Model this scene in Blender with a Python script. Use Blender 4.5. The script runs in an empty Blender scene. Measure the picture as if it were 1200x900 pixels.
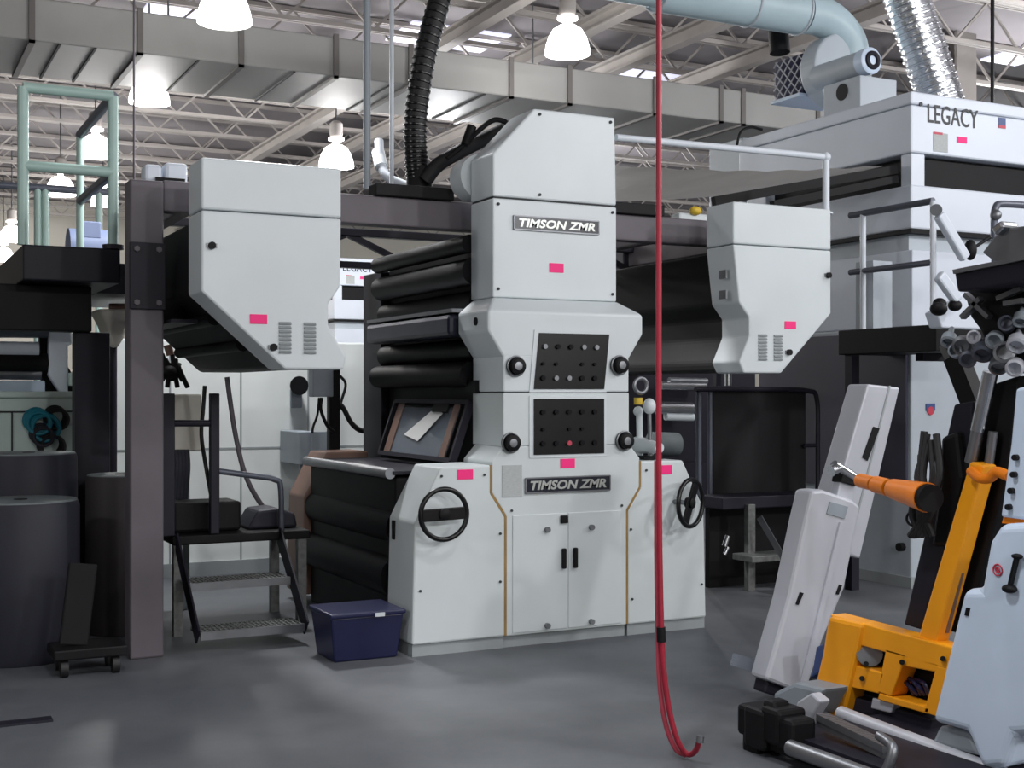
import bpy, bmesh, math, random
from mathutils import Vector, Matrix
random.seed(4)
SC = bpy.context.scene
COL = SC.collection
V = Vector
PI = math.pi

# ------------------------------------------------------------------ camera geometry
F = 1500.0
TH = math.radians(27)
SN, CS = math.sin(TH), math.cos(TH)
EYE = 1.6


def ray(u, v):
    a = (u - 600) / F
    return a * CS + SN, -a * SN + CS, (460 - v) / F


def PX(u, v, x):
    d = ray(u, v); t = x / d[0]
    return V((x, d[1] * t, EYE + d[2] * t))


def PY(u, v, y):
    d = ray(u, v); t = y / d[1]
    return V((d[0] * t, y, EYE + d[2] * t))


def PZ(u, v, z):
    d = ray(u, v); t = (z - EYE) / d[2]
    return V((d[0] * t, d[1] * t, z))


def PD(u, v, t):
    d = ray(u, v)
    return V((d[0] * t, d[1] * t, EYE + d[2] * t))


# ------------------------------------------------------------------ materials
def lin(c):
    return tuple(((k / 255) / 12.92 if k / 255 <= 0.04045 else ((k / 255 + 0.055) / 1.055) ** 2.4) for k in c) + (1,)


def mat(name, rgb, rough=0.5, metal=0.0, var=0.06, scale=6.0, spec=0.5, emit=None, stretch=None, bump=0.0, rvar=0.0):
    m = bpy.data.materials.new(name)
    m.use_nodes = True
    nt = m.node_tree
    b = nt.nodes['Principled BSDF']
    b.inputs['Roughness'].default_value = rough
    b.inputs['Metallic'].default_value = metal
    b.inputs['Specular IOR Level'].default_value = spec
    tc = nt.nodes.new('ShaderNodeTexCoord')
    mp = nt.nodes.new('ShaderNodeMapping')
    if stretch: mp.inputs['Scale'].default_value = stretch
    nz = nt.nodes.new('ShaderNodeTexNoise')
    nz.inputs['Scale'].default_value = scale
    nz.inputs['Detail'].default_value = 4
    nt.links.new(tc.outputs['Object'], mp.inputs['Vector'])
    nt.links.new(mp.outputs['Vector'], nz.inputs['Vector'])
    rp = nt.nodes.new('ShaderNodeValToRGB')
    c = lin(rgb)
    rp.color_ramp.elements[0].position = 0.3
    rp.color_ramp.elements[1].position = 0.7
    rp.color_ramp.elements[0].color = tuple(k * (1 - var) for k in c[:3]) + (1,)
    rp.color_ramp.elements[1].color = tuple(min(1, k * (1 + var)) for k in c[:3]) + (1,)
    nt.links.new(nz.outputs['Fac'], rp.inputs['Fac'])
    nt.links.new(rp.outputs['Color'], b.inputs['Base Color'])
    if rvar:
        mr = nt.nodes.new('ShaderNodeMapRange')
        mr.inputs['To Min'].default_value = max(0.02, rough - rvar)
        mr.inputs['To Max'].default_value = rough + rvar
        nt.links.new(nz.outputs['Fac'], mr.inputs['Value'])
        nt.links.new(mr.outputs['Result'], b.inputs['Roughness'])
    if bump:
        bp = nt.nodes.new('ShaderNodeBump')
        bp.inputs['Strength'].default_value = bump
        bp.inputs['Distance'].default_value = 0.02
        nt.links.new(nz.outputs['Fac'], bp.inputs['Height'])
        nt.links.new(bp.outputs['Normal'], b.inputs['Normal'])
    if emit:
        b.inputs['Emission Color'].default_value = lin(emit[0])
        b.inputs['Emission Strength'].default_value = emit[1]
    return m


def mat_floor():
    m = mat('polished_concrete', (94, 97, 102), 0.48, var=0.10, scale=1.3, rvar=0.08)
    nt = m.node_tree
    b = nt.nodes['Principled BSDF']
    src = b.inputs['Base Color'].links[0].from_socket
    n2 = nt.nodes.new('ShaderNodeTexNoise'); n2.inputs['Scale'].default_value = 0.55; n2.inputs['Detail'].default_value = 6
    n2.inputs['Roughness'].default_value = 0.65
    tc = nt.nodes['Texture Coordinate']
    nt.links.new(tc.outputs['Object'], n2.inputs['Vector'])
    rp = nt.nodes.new('ShaderNodeValToRGB')
    rp.color_ramp.elements[0].position = 0.32; rp.color_ramp.elements[0].color = (0.6, 0.62, 0.66, 1)
    rp.color_ramp.elements[1].position = 0.66; rp.color_ramp.elements[1].color = (1.25, 1.23, 1.18, 1)
    nt.links.new(n2.outputs['Fac'], rp.inputs['Fac'])
    mx = nt.nodes.new('ShaderNodeMix'); mx.data_type = 'RGBA'; mx.blend_type = 'MULTIPLY'; mx.inputs['Factor'].default_value = 1
    nt.links.new(src, mx.inputs['A']); nt.links.new(rp.outputs['Color'], mx.inputs['B'])
    nt.links.new(mx.outputs['Result'], b.inputs['Base Color'])
    return m


def mat_glass(name, rgb, alpha_rough=0.08, mixf=0.25):
    m = bpy.data.materials.new(name); m.use_nodes = True
    nt = m.node_tree
    b = nt.nodes['Principled BSDF']
    b.inputs['Base Color'].default_value = lin(rgb)
    b.inputs['Roughness'].default_value = alpha_rough
    b.inputs['Alpha'].default_value = mixf
    return m


M = dict(
    white=mat('press_white_paint', (212, 219, 222), 0.38, var=0.03, scale=2.5),
    white2=mat('press_white_paint_lower', (208, 215, 216), 0.4, var=0.04, scale=2.0),
    oven=mat('oven_white_paint', (212, 219, 230), 0.42, var=0.03, scale=2.0),
    ovenside=mat('oven_grey_paint', (168, 175, 188), 0.5, var=0.04, scale=2.0),
    enclosure=mat('enclosure_white', (226, 230, 228), 0.5, var=0.04, scale=1.5),
    black=mat('black_paint', (12, 12, 15), 0.6, var=0.2, scale=5, spec=.25),
    gloss=mat('gloss_black', (10, 10, 13), 0.3, var=0.2, scale=5, spec=.4),
    ink=mat('ink_blue_black', (20, 21, 32), 0.5, var=0.3, scale=4, spec=.3),
    rubber=mat('black_rubber', (18, 18, 21), 0.6, var=0.15),
    inkbar=mat('blue_grey_guard_paint', (46, 48, 64), 0.4, var=0.15, scale=5),
    roller=mat('dark_roller_rubber', (11, 11, 15), 0.55, var=0.2, scale=4, spec=.15),
    steel=mat('grey_frame_paint', (96, 90, 96), 0.55, var=0.12, scale=3),
    steeldark=mat('dark_frame_paint', (30, 29, 40), 0.55, var=0.2, scale=3, spec=.3),
    chrome=mat('bright_steel', (190, 192, 196), 0.22, 1.0, var=0.08, scale=9),
    dull=mat('dull_steel', (130, 132, 136), 0.42, 0.8, var=0.12, scale=7),
    foil=mat('foil_duct_metal', (215, 218, 222), 0.22, 1.0, var=0.1, scale=14, bump=0.5),
    pink=mat('fluorescent_pink_paper', (255, 38, 130), 0.6, var=0.02, emit=None),
    plate=mat('name_plate_black', (26, 28, 40), 0.3, var=0.15),
    letter=mat('name_plate_letters', (188, 190, 186), 0.35, 0.5, var=0.05),
    print=mat('black_print', (20, 22, 30), 0.5, var=0.05),
    labelgrey=mat('printed_grey_label', (176, 180, 180), 0.6, var=0.10, scale=40, stretch=(1, 1, 8)),
    seam=mat('brown_seam_sealant', (150, 120, 70), 0.7, var=0.15, scale=12),
    groove=mat('dark_panel_gap', (52, 54, 56), 0.8, var=0.1),
    plinth=mat('grey_plinth_paint', (150, 156, 158), 0.5, var=0.05),
    orange=mat('orange_enamel', (250, 164, 26), 0.35, var=0.06, scale=5),
    amber=mat('orange_plastic', (236, 128, 14), 0.4, var=0.08, scale=9),
    machwhite=mat('machine_pale_blue_white', (204, 219, 238), 0.35, var=0.05, scale=4),
    alum=mat('pale_aluminium', (186, 188, 196), 0.4, 0.1, var=0.05, scale=3, stretch=(1, 1, .2)),
    duct=mat('galvanised_duct', (152, 151, 149), 0.55, 0.1, var=0.04, scale=1.2),
    ductseam=mat('duct_flange', (104, 100, 98), 0.6, 0.1, var=0.05),
    paleblue=mat('pale_blue_pipe', (176, 196, 204), 0.45, var=0.05, scale=3),
    ovenfan=mat('blower_grey_and_overhang_shade', (176, 184, 192), 0.45, var=0.05, scale=3),
    railgreen=mat('pale_green_pipe', (168, 194, 186), 0.4, var=0.06, scale=5),
    railgrey=mat('grey_pipe', (92, 96, 108), 0.4, 0.2, var=0.08, scale=5),
    railwhite=mat('white_pipe', (214, 220, 228), 0.4, var=0.04, scale=5),
    joist=mat('joist_cream_paint', (166, 160, 156), 0.7, var=0.08, scale=2),
    deck=mat('roof_deck', (126, 121, 124), 0.8, var=0.10, scale=.8),
    wall=mat('far_wall_cream', (206, 202, 192), 0.8, var=0.05, scale=.4),
    shade=mat('lamp_glass_lit', (255, 255, 255), 0.3, var=0.0, emit=((255, 253, 250), 5.0)),
    sky=mat('skylight_daylight', (235, 238, 255), 0.4, var=0.0, emit=((232, 232, 255), .75)),
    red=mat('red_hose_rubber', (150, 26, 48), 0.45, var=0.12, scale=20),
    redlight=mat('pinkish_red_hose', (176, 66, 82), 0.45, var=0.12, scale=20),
    sheet=mat('guard_patch_white', (240, 240, 238), 0.6, var=0.02),
    purple=mat('purple_shade_tone', (62, 60, 76), 0.55, var=0.08, scale=2),
    paper=mat('paper_web', (222, 219, 214), 0.75, var=0.05, scale=2),
    wrap=mat('wrapped_roll_grey', (36, 37, 48), 0.6, var=0.15, scale=3),
    wrapbrown=mat('wrapped_roll_brown', (48, 44, 46), 0.65, var=0.15, scale=3),
    core=mat('roll_top_paper', (108, 116, 118), 0.6, var=0.12, scale=6),
    greybox=mat('grey_box_paint', (142, 150, 158), 0.5, var=0.05),
    binblue=mat('dark_blue_plastic', (24, 28, 66), 0.35, var=0.1),
    teal=mat('teal_hose', (20, 120, 140), 0.5, var=0.25, scale=12),
    palegreen=mat('pale_green_panel', (196, 214, 208), 0.5, var=0.05, scale=2),
    grating=mat('galvanised_grating', (116, 118, 116), 0.5, 0.4, var=0.25, scale=25),
    motorblue=mat('blue_grey_motor', (120, 132, 164), 0.5, var=0.06),
    curtain=mat('black_curtain', (13, 13, 17), 0.8, var=0.2, scale=5, stretch=(8, 8, .4)),
    yellow=mat('yellow_cap', (226, 190, 60), 0.5, var=0.05),
    brown=mat('brown_metal', (128, 100, 88), 0.5, 0.1, var=0.12, scale=6),
    emblem=mat('emblem_blue', (60, 80, 130), 0.5, var=0.05),
    emblemred=mat('emblem_red', (190, 60, 80), 0.5, var=0.05),
    floor=mat_floor(),
    clear=mat_glass('clear_guard_sheet', (150, 160, 175), 0.06, 0.3),
)

def translucent(m, f):
    # thin paper lets part of the light from above through
    nt = m.node_tree
    b = nt.nodes['Principled BSDF']
    tr = nt.nodes.new('ShaderNodeBsdfTranslucent')
    nt.links.new(b.inputs['Base Color'].links[0].from_socket, tr.inputs['Color'])
    mx = nt.nodes.new('ShaderNodeMixShader'); mx.inputs['Fac'].default_value = f
    nt.links.new(b.outputs['BSDF'], mx.inputs[1]); nt.links.new(tr.outputs['BSDF'], mx.inputs[2])
    nt.links.new(mx.outputs['Shader'], nt.nodes['Material Output'].inputs['Surface'])


translucent(M['paper'], .5)

# ------------------------------------------------------------------ mesh builder
ORG = {}


class MB:
    def __init__(self):
        self.bm = bmesh.new()

    def faces(self, pts, fs):
        vs = [self.bm.verts.new(p) for p in pts]
        for f in fs:
            try: self.bm.faces.new([vs[i] for i in f])
            except ValueError: pass
        return self

    def prism(self, pts, vec):
        pts = [V(p) for p in pts]; vec = V(vec); n = len(pts)
        allp = pts + [p + vec for p in pts]
        fs = [tuple(range(n)), tuple(range(2 * n - 1, n - 1, -1))]
        fs += [(i, (i + 1) % n, n + (i + 1) % n, n + i) for i in range(n)]
        return self.faces(allp, fs)

    def hull(self, a, b):                                   # two matching outlines joined by side faces
        n = len(a)
        fs = [tuple(range(n)), tuple(range(2 * n - 1, n - 1, -1))]
        fs += [(i, (i + 1) % n, n + (i + 1) % n, n + i) for i in range(n)]
        return self.faces([V(p) for p in a] + [V(p) for p in b], fs)

    def box(self, x0, x1, y0, y1, z0, z1):
        return self.prism([(x0, y0, z0), (x1, y0, z0), (x1, y0, z1), (x0, y0, z1)], (0, y1 - y0, 0))

    def xz(self, pts, y0, y1):
        return self.prism([(x, y0, z) for x, z in pts], (0, y1 - y0, 0))

    def yz(self, pts, x0, x1):
        return self.prism([(x0, y, z) for y, z in pts], (x1 - x0, 0, 0))

    def xy(self, pts, z0, z1):
        return self.prism([(x, y, z0) for x, y in pts], (0, 0, z1 - z0))

    def pxx(self, pts, x, d):                               # outline given where it stands on the plane X = x
        return self.prism([PX(u, v, x) for u, v in pts], (d, 0, 0))

    def pxy(self, pts, y, d):
        return self.prism([PY(u, v, y) for u, v in pts], (0, d, 0))

    def tube(self, path, r, n=10, r2=None, closed=False):
        path = [V(p) for p in path]
        rings = []
        t0 = (path[1] - path[0]).normalized()
        up = V((0, 0, 1)) if abs(t0.z) < 0.9 else V((1, 0, 0))
        nrm = (up - t0 * up.dot(t0)).normalized()
        m = len(path)
        for i, p in enumerate(path):
            if closed: t = (path[(i + 1) % m] - path[i - 1]).normalized()
            elif i == 0: t = t0
            elif i == m - 1: t = (path[-1] - path[-2]).normalized()
            else: t = ((path[i + 1] - p).normalized() + (p - path[i - 1]).normalized()).normalized()
            nrm = (nrm - t * nrm.dot(t))
            if nrm.length < 1e-6: nrm = t.orthogonal()
            nrm.normalize()
            bn = t.cross(nrm)
            rr = r if r2 is None else r + (r2 - r) * i / (m - 1)
            rings.append([self.bm.verts.new(p + (nrm * math.cos(2 * PI * k / n) + bn * math.sin(2 * PI * k / n)) * rr) for k in range(n)])
        for i in range(m if closed else m - 1):
            a, b = rings[i], rings[(i + 1) % m]
            for k in range(n):
                self.bm.faces.new((a[k], a[(k + 1) % n], b[(k + 1) % n], b[k]))
        if not closed:
            self.bm.faces.new(rings[0][::-1]); self.bm.faces.new(rings[-1])
        return self

    def cyl(self, p0, p1, r, r2=None, n=24):
        return self.tube([p0, p1], r, n, r2)

    def bar(self, p0, p1, w, h, up=(0, 0, 1)):              # rectangular bar: w across, h along up
        p0, p1 = V(p0), V(p1)
        t = (p1 - p0).normalized(); up = V(up)
        if abs(t.dot(up)) > 0.95: up = V((0, 1, 0))
        s = t.cross(up).normalized(); q = s.cross(t).normalized()
        pts = [p0 + s * (a * w / 2) + q * (b * h / 2) for a, b in ((-1, -1), (1, -1), (1, 1), (-1, 1))]
        return self.prism(pts, p1 - p0)

    def lathe(self, prof, c, axis=(0, 0, 1), n=28):
        c = V(c); ax = V(axis).normalized()
        e1 = ax.orthogonal().normalized(); e2 = ax.cross(e1)
        rings = []
        for r, z in prof:
            rings.append([self.bm.verts.new(c + ax * z + (e1 * math.cos(2 * PI * k / n) + e2 * math.sin(2 * PI * k / n)) * max(r, 1e-4)) for k in range(n)])
        for a, b in zip(rings, rings[1:]):
            for k in range(n):
                self.bm.faces.new((a[k], a[(k + 1) % n], b[(k + 1) % n], b[k]))
        self.bm.faces.new(rings[0][::-1]); self.bm.faces.new(rings[-1])
        return self

    def torus(self, c, axis, R, r, n=40, k=10):
        c = V(c); ax = V(axis).normalized(); e1 = ax.orthogonal().normalized(); e2 = ax.cross(e1)
        return self.tube([c + (e1 * math.cos(2 * PI * i / n) + e2 * math.sin(2 * PI * i / n)) * R for i in range(n)], r, k, closed=True)

    def ball(self, c, r, s=(1, 1, 1)):
        mtx = Matrix.Translation(V(c)) @ Matrix.Diagonal((s[0], s[1], s[2], 1))
        bmesh.ops.create_uvsphere(self.bm, u_segments=16, v_segments=10, radius=r, matrix=mtx)
        return self

    def build(self, name, m, parent=None, org=None, bevel=0.0, smooth=False, seg=2):
        if parent is not None: org = ORG[parent.name]
        org = V(org) if org is not None else V((0, 0, 0))
        bmesh.ops.recalc_face_normals(self.bm, faces=self.bm.faces[:])
        bmesh.ops.translate(self.bm, verts=self.bm.verts[:], vec=-org)
        me = bpy.data.meshes.new(name)
        self.bm.to_mesh(me); self.bm.free()
        me.materials.append(M[m])
        o = bpy.data.objects.new(name, me)
        COL.objects.link(o)
        ORG[o.name] = org
        if parent is not None: o.parent = parent
        else: o.location = org
        if smooth:
            for p in me.polygons: p.use_smooth = True
            try:
                me.set_sharp_from_angle(angle=math.radians(40))
            except AttributeError:
                pass
        if bevel:
            b = o.modifiers.new('bevel', 'BEVEL'); b.width = bevel; b.segments = seg; b.limit_method = 'ANGLE'; b.angle_limit = math.radians(25)
        return o


def tag(o, label, cat, group=None, kind=None):
    o['label'] = label; o['category'] = cat
    if group: o['group'] = group
    if kind: o['kind'] = kind
    return o


def thing(name, label, cat, loc, group=None):
    o = bpy.data.objects.new(name, None); COL.objects.link(o)
    o.empty_display_size = 0.1
    o.location = V(loc); ORG[o.name] = V(loc)
    return tag(o, label, cat, group)


def lab(o, label):
    o['label'] = label
    return o


def structure(mb, name, m):
    o = mb.build(name, m); o['kind'] = 'structure'
    return o


def copy_tree(o, parent=None):
    c = o.copy(); COL.objects.link(c)
    ORG[c.name] = ORG[o.name]
    if parent is not None: c.parent = parent
    for ch in [k for k in bpy.data.objects if k.parent == o]:
        copy_tree(ch, c)
    return c


def lettering(name, text, m, parent, centre, width, height, depth=0.004, shear=0.0, bold=0.0, small_caps=False):
    """raised letters standing on a plane that faces -Y, centred on a point"""
    cu = bpy.data.curves.new('tmp_text', 'FONT')
    cu.body = text
    cu.size = 1.0; cu.shear = shear; cu.offset = bold; cu.extrude = 0.5
    cu.resolution_u = 3
    if small_caps:
        cu.small_caps_scale = 0.80
        for i, ch in enumerate(cu.body_format):
            if i > 0: ch.use_small_caps = True
        cu.body = text
    ob = bpy.data.objects.new('tmp_text', cu); COL.objects.link(ob)
    dg = bpy.context.evaluated_depsgraph_get()
    me = bpy.data.meshes.new_from_object(ob.evaluated_get(dg))
    bpy.data.objects.remove(ob); bpy.data.curves.remove(cu)
    xs = [v.co.x for v in me.vertices]; ys = [v.co.y for v in me.vertices]
    x0, x1, y0, y1 = min(xs), max(xs), min(ys), max(ys)
    org = ORG[parent.name]; c = V(centre)
    for v in me.vertices:
        x = (v.co.x - (x0 + x1) / 2) / (x1 - x0) * width
        z = (v.co.y - (y0 + y1) / 2) / (y1 - y0) * height
        y = -v.co.z * depth
        v.co = c + V((x, y, z)) - org
    me.materials.append(M[m]); me.name = name
    o = bpy.data.objects.new(name, me); COL.objects.link(o); o.parent = parent
    ORG[o.name] = org
    return o


def smooth_path(pts, k=6):
    pts = [V(p) for p in pts]; out = []
    q = [pts[0] * 2 - pts[1]] + pts + [pts[-1] * 2 - pts[-2]]
    for i in range(1, len(q) - 2):
        a, b, c, d = q[i - 1:i + 3]
        for j in range(k):
            t = j / k
            out.append(0.5 * ((2 * b) + (c - a) * t + (2 * a - 5 * b + 4 * c - d) * t * t + (3 * b - a - 3 * c + d) * t ** 3))
    out.append(pts[-1])
    return out


# ================================================================== SETTING
XL, XR, YF, YB, ZC = -14.0, 47.0, -9.0, 38.0, 7.0
structure(MB().box(XL, XR, YF, YB, -0.15, 0), 'floor', 'floor')
structure(MB().box(XL, XR, YF, YB, ZC, ZC + 0.15), 'ceiling', 'deck')
structure(MB().box(XL, XR, YB, YB + .2, 0, ZC), 'wall_back', 'wall')
structure(MB().box(XL - .2, XL, YF, YB, 0, ZC), 'wall_left', 'wall')
structure(MB().box(XR, XR + .2, YF, YB, 0, ZC), 'wall_right', 'wall')
structure(MB().box(XL, XR, YF - .2, YF, 0, ZC), 'wall_front', 'wall')
# skylight panels in the roof deck
for i, (u, v, w, d) in enumerate([(525, 44, 1.6, 1.1), (212, 14, 1.0, .9), (752, 92, 2.0, 1.2), (1195, 66, .8, .9)]):
    p = PZ(u, v, ZC - .02)
    structure(MB().box(p.x - w / 2, p.x + w / 2, p.y - d / 2, p.y + d / 2, ZC - .03, ZC - .005), 'window_%d' % (i + 1), 'sky')

# open web roof joists (run along X)
JX0, JX1 = -3.0, 46.0
j0 = thing('roof_joist', 'cream open web steel joist under the roof deck', 'joist', (0, 0, 6.35), 'roof joists')
ORG[j0.name] = V((0, 0, 6.35))
mb = MB()
for s in (-1, 1): mb.box(JX0, JX1, s * .035 - .02, s * .035 + .02, 6.93, 6.985)
mb.build('top_chord', 'joist', j0)
mb = MB()
for s in (-1, 1): mb.box(JX0, JX1, s * .035 - .02, s * .035 + .02, 6.33, 6.385)
mb.build('bottom_chord', 'joist', j0)
mb = MB()
x = JX0; k = 0
while x < JX1 - .6:
    mb.bar((x, 0, 6.36 if k % 2 else 6.95), (x + .6, 0, 6.95 if k % 2 else 6.36), .03, .03)
    x += .6; k += 1
mb.build('web', 'joist', j0)
ys = [9.6 + 1.55 * i for i in range(18)]
for i, y in enumerate(ys):
    j = j0 if i == 0 else copy_tree(j0)
    j.location = (0, y, 6.35)

# beams under the joists (run along Y)
beams = [(555, 30, 'narrow grey roof beam above the thick black hose'),
         (712, 22, 'grey roof beam behind the lamp over the press tower'),
         (775, 56, 'wide pale roof beam crossing above the big duct near the red hose'),
         (860, 78, 'pale roof beam running back to the left of the blower')]
for u, v, l in beams:
    p = PZ(u, v, 6.2)
    t = thing('roof_beam', l, 'beam', (p.x, 10, 6.0), 'roof beams')
    MB().box(p.x - .085, p.x + .085, 10.4, 37.5, 6.12, 6.14).box(p.x - .085, p.x + .085, 10.4, 37.5, 6.29, 6.325).build('flange', 'joist', t)
    MB().box(p.x - .012, p.x + .012, 10.4, 37.5, 6.14, 6.29).build('web', 'joist', t)

# big rectangular air duct
a = PZ(212, 70, 5.3); b = PZ(212, 110, 5.3); c = PZ(212, 18, 5.3)
DY0 = (PZ(212, 70, 5.3).y + PZ(900, 147, 5.3).y) / 2
DY1 = (PZ(0, 92, 5.3).y + PZ(600, 144, 5.3).y) / 2
DZT = PY(550, 64, DY0).z
t = thing('ventilation_duct', 'huge pale rectangular air duct crossing the hall under the roof', 'duct', (5, DY0, 5.3))
MB().box(-4, 24, DY0, DY1, 5.3, DZT).build('duct_body', 'duct', t, bevel=.02)
for u, v in [(36, 50), (160, 67), (279, 79), (392, 90), (480, 100), (597, 114), (668, 121), (762, 135), (845, 142), (868, 146), (960, 155)]:
    x = PZ(u, v, 5.3).x
    MB().box(x - .03, x + .03, DY0 - .03, DY0, 5.27, DZT + .03).box(x - .03, x + .03, DY0 - .03, DY1 + .03, 5.27, 5.3).build('flange_seam', 'ductseam', t)
for u, v in [(40, 78), (92, 62), (213, 72), (325, 84), (440, 97), (545, 110)]:
    x = PZ(u, v + 6, 5.3).x + .1
    MB().box(x - .012, x + .012, DY0, DY1, 5.285, 5.3).build('crease_seam', 'groove', t)
for x in (3.2, 8.0, 12.8, 17.6):
    MB().cyl((x, (DY0 + DY1) / 2, DZT - .01), (x, (DY0 + DY1) / 2, 6.95), .012, n=8).build('hanger_rod', 'dull', t)

# bell shaped high bay lamps
lamps = [(263, 27, 12.6, 'largest lit bell lamp, at the top edge left of the black hose'),
         (665, 64, 15.0, 'lit bell lamp hanging just above the press tower'),
         (394, 196, 19.5, 'lit bell lamp above the top right corner of the left white hood'),
         (112, 184, 19.8, 'lit bell lamp seen inside the pale green railing'),
         (71, 229, 23.4, 'lit bell lamp behind the lower rail of the pale green railing'),
         (175, 121, 17.0, 'lit lamp showing only its bright rim beneath the big duct'),
         (14, 283, 27.4, 'lit bell lamp at the left edge over the dark deck'),
         (4, 306, 32.0, 'small lit bell lamp lowest at the left edge'),
         (121, 241, 27.5, 'far lit lamp partly hidden behind the right railing post')]
first = None
for u, v, w, l in lamps:
    D = w
    p = PD(u, v, D)
    if first is None:
        t = first = thing('bell_lamp', l, 'lamp', (0, 0, 0), 'bell lamps under the roof')
        prof = [(.265, 0), (.268, .03), (.255, .10), (.225, .20), (.17, .29), (.10, .335), (.055, .345)]
        MB().lathe([(.25, .002)] + prof + [(.02, .35)], (0, 0, 0)).build('glass_shade', 'shade', t, smooth=True)
        MB().lathe([(.05, .345), (.05, .40), (.12, .41), (.12, .44), (.04, .46)], (0, 0, 0)).build('lamp_holder', 'shade', t, smooth=True)
        MB().lathe([(.02, .45), (.09, .46), (.10, .50), (.10, .66), (.06, .70), (.02, .71)], (0, 0, 0)).build('ballast_housing', 'joist', t, smooth=True)
    else:
        t = copy_tree(first); t['label'] = l
    t.location = p
    ro = MB().cyl(p + V((0, 0, .70)), (p.x, p.y, 7.02), .012, n=8).build('suspension_rod', 'dull', org=p)
    ro.parent = t; ro.location = (0, 0, 0)
    li = bpy.data.lights.new('lamp_or_fill_light', 'POINT'); li.energy = 40 if u in (263, 665) else 200; li.shadow_soft_size = .22; li.color = (1.0, .98, .96)
    lo = bpy.data.objects.new('lamp_or_fill_light', li); COL.objects.link(lo); lo.location = p + V((0, 0, -.3))

# lights without fixtures out of the frame: hall lamps, plus fills added to brighten
for x, y, e, cone in [(7.8, 2.2, 300, 0), (12.5, 3.2, 620, 0), (9.0, -4.0, 880, 0), (1.5, -4.5, 520, 0), (-6.5, 4.0, 420, 0), (4.5, -4.5, 500, 0),
                      (1.0, 3.2, 420, 96), (3.6, 3.6, 150, 100), (3.0, 9.9, 640, 120), (13.0, 9.5, 420, 0),
                      (16, 14, 420, 0), (22, 20, 420, 0), (14, 24, 420, 0), (8, 18, 300, 0), (26, 28, 420, 0), (34, 32, 420, 0)]:
    li = bpy.data.lights.new('lamp_or_fill_light', 'SPOT' if cone else 'POINT'); li.energy = e; li.shadow_soft_size = .25; li.color = (.97, .98, 1.0)
    if cone: li.spot_size = math.radians(cone); li.spot_blend = .35
    lo = bpy.data.objects.new('lamp_or_fill_light', li); COL.objects.link(lo); lo.location = (x, y, 4.95)

w = bpy.data.worlds.new('world'); SC.world = w; w.use_nodes = True
w.node_tree.nodes['Background'].inputs[0].default_value = (.5, .52, .58, 1)
w.node_tree.nodes['Background'].inputs[1].default_value = .05

# ================================================================== PRINTING PRESS (central tower)
Y0 = 7.15                     # plane of the front covers
YT = 7.30                     # plane of the upper tower
XM = 4.045
press = thing('printing_press', 'tall white press tower with two control panels and two hand wheels', 'printing press', (XM, 8.2, 0))


def mir(pts):
    return [(2 * XM - x, z) for x, z in pts]


LB = [(2.967, .075), (2.985, .815), (3.158, 1.145), (3.494, 1.149), (3.494, .974), (3.594, .826), (3.594, .075)]
for s, pts in enumerate((LB, mir(LB))):
    c = MB().xz(pts, Y0, Y0 + .42).build('base_cover', 'white2', press, bevel=.012)
    x0, x1 = sorted((pts[0][0], pts[-1][0]))
    MB().box(x0 + .01, x1, Y0 + .02, Y0 + .40, 0, .073).build('plinth', 'plinth', c)
CB = [(3.601, .075), (3.601, .83), (3.501, .978), (3.501, 1.17), (3.583, 1.262), (4.507, 1.262), (4.589, 1.17), (4.589, .978), (4.489, .83), (4.489, .075)]
c = MB().xz(CB, Y0, Y0 + .42).build('centre_cover', 'white2', press, bevel=.008)
MB().box(3.60, 4.49, Y0 + .03, Y0 + .40, 0, .073).build('plinth', 'plinth', c)
# brown sealant along the two seams
for pts in ([(3.494, 1.149), (3.494, .974), (3.594, .826), (3.594, .08)],):
    for q in (pts, mir(pts)):
        mb = MB()
        for (ax, az), (bx, bz) in zip(q, q[1:]):
            mb.bar((ax + (.004 if q is pts else -.004), Y0 + .004, az), (bx + (.004 if q is pts else -.004), Y0 + .004, bz), .016, .008, up=(0, 1, 0))
        mb.build('seam_strip', 'seam', press)
# two cupboard doors
for x0, x1, hx in ((3.645, 4.040, 4.008), (4.047, 4.445, 4.092)):
    d = MB().box(x0, x1, Y0 - .006, Y0 + .02, .09, .83).build('cupboard_door', 'white2', press, bevel=.004)
    MB().box(hx - .014, hx + .014, Y0 - .03, Y0 - .006, .475, .605).build('handle', 'black', d, bevel=.006)
    for z in (.73, .09 + .03):
        lx = 3.888 if x0 < 4 else 4.213
        MB().cyl((lx, Y0 - .03, z), (lx, Y0 - .006, z), .018, n=14).build('latch_knob', 'dull', d)
MB().box(3.985, 4.037, Y0 - .022, Y0 - .006, .765, .815).build('door_lock', 'black', press, bevel=.004)
# little edge fasteners on the covers
for x, z in [(3.02, .40), (3.56, .42), (4.52, .70), (4.53, .24), (5.085, .30), (3.45, 1.09), (4.64, 1.085), (3.56, .72), (4.45, .86), (3.64, .86), (3.16, 1.09)]:
    MB().cyl((x, Y0 - .008, z), (x, Y0 + .01, z), .008, n=10).build('cover_screw', 'groove', press)

MB().box(2.972, 2.99, 7.46, 7.50, .68, .80).build('side_latch', 'black', press, bevel=.004)
# middle column, lower section
c = MB().xz([(3.583, 1.2625), (3.583, 1.596), (4.506, 1.596), (4.506, 1.2625)], Y0, Y0 + .45).build('column_cover', 'white2', press, bevel=.004)
# column, upper section with the protruding shoulder
c = MB().xz([(3.583, 1.604), (3.583, 1.84), (4.506, 1.84), (4.506, 1.604)], Y0, Y0 + .45).build('column_cover', 'white', press, bevel=.01)
YS = Y0
mb = MB()
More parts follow.
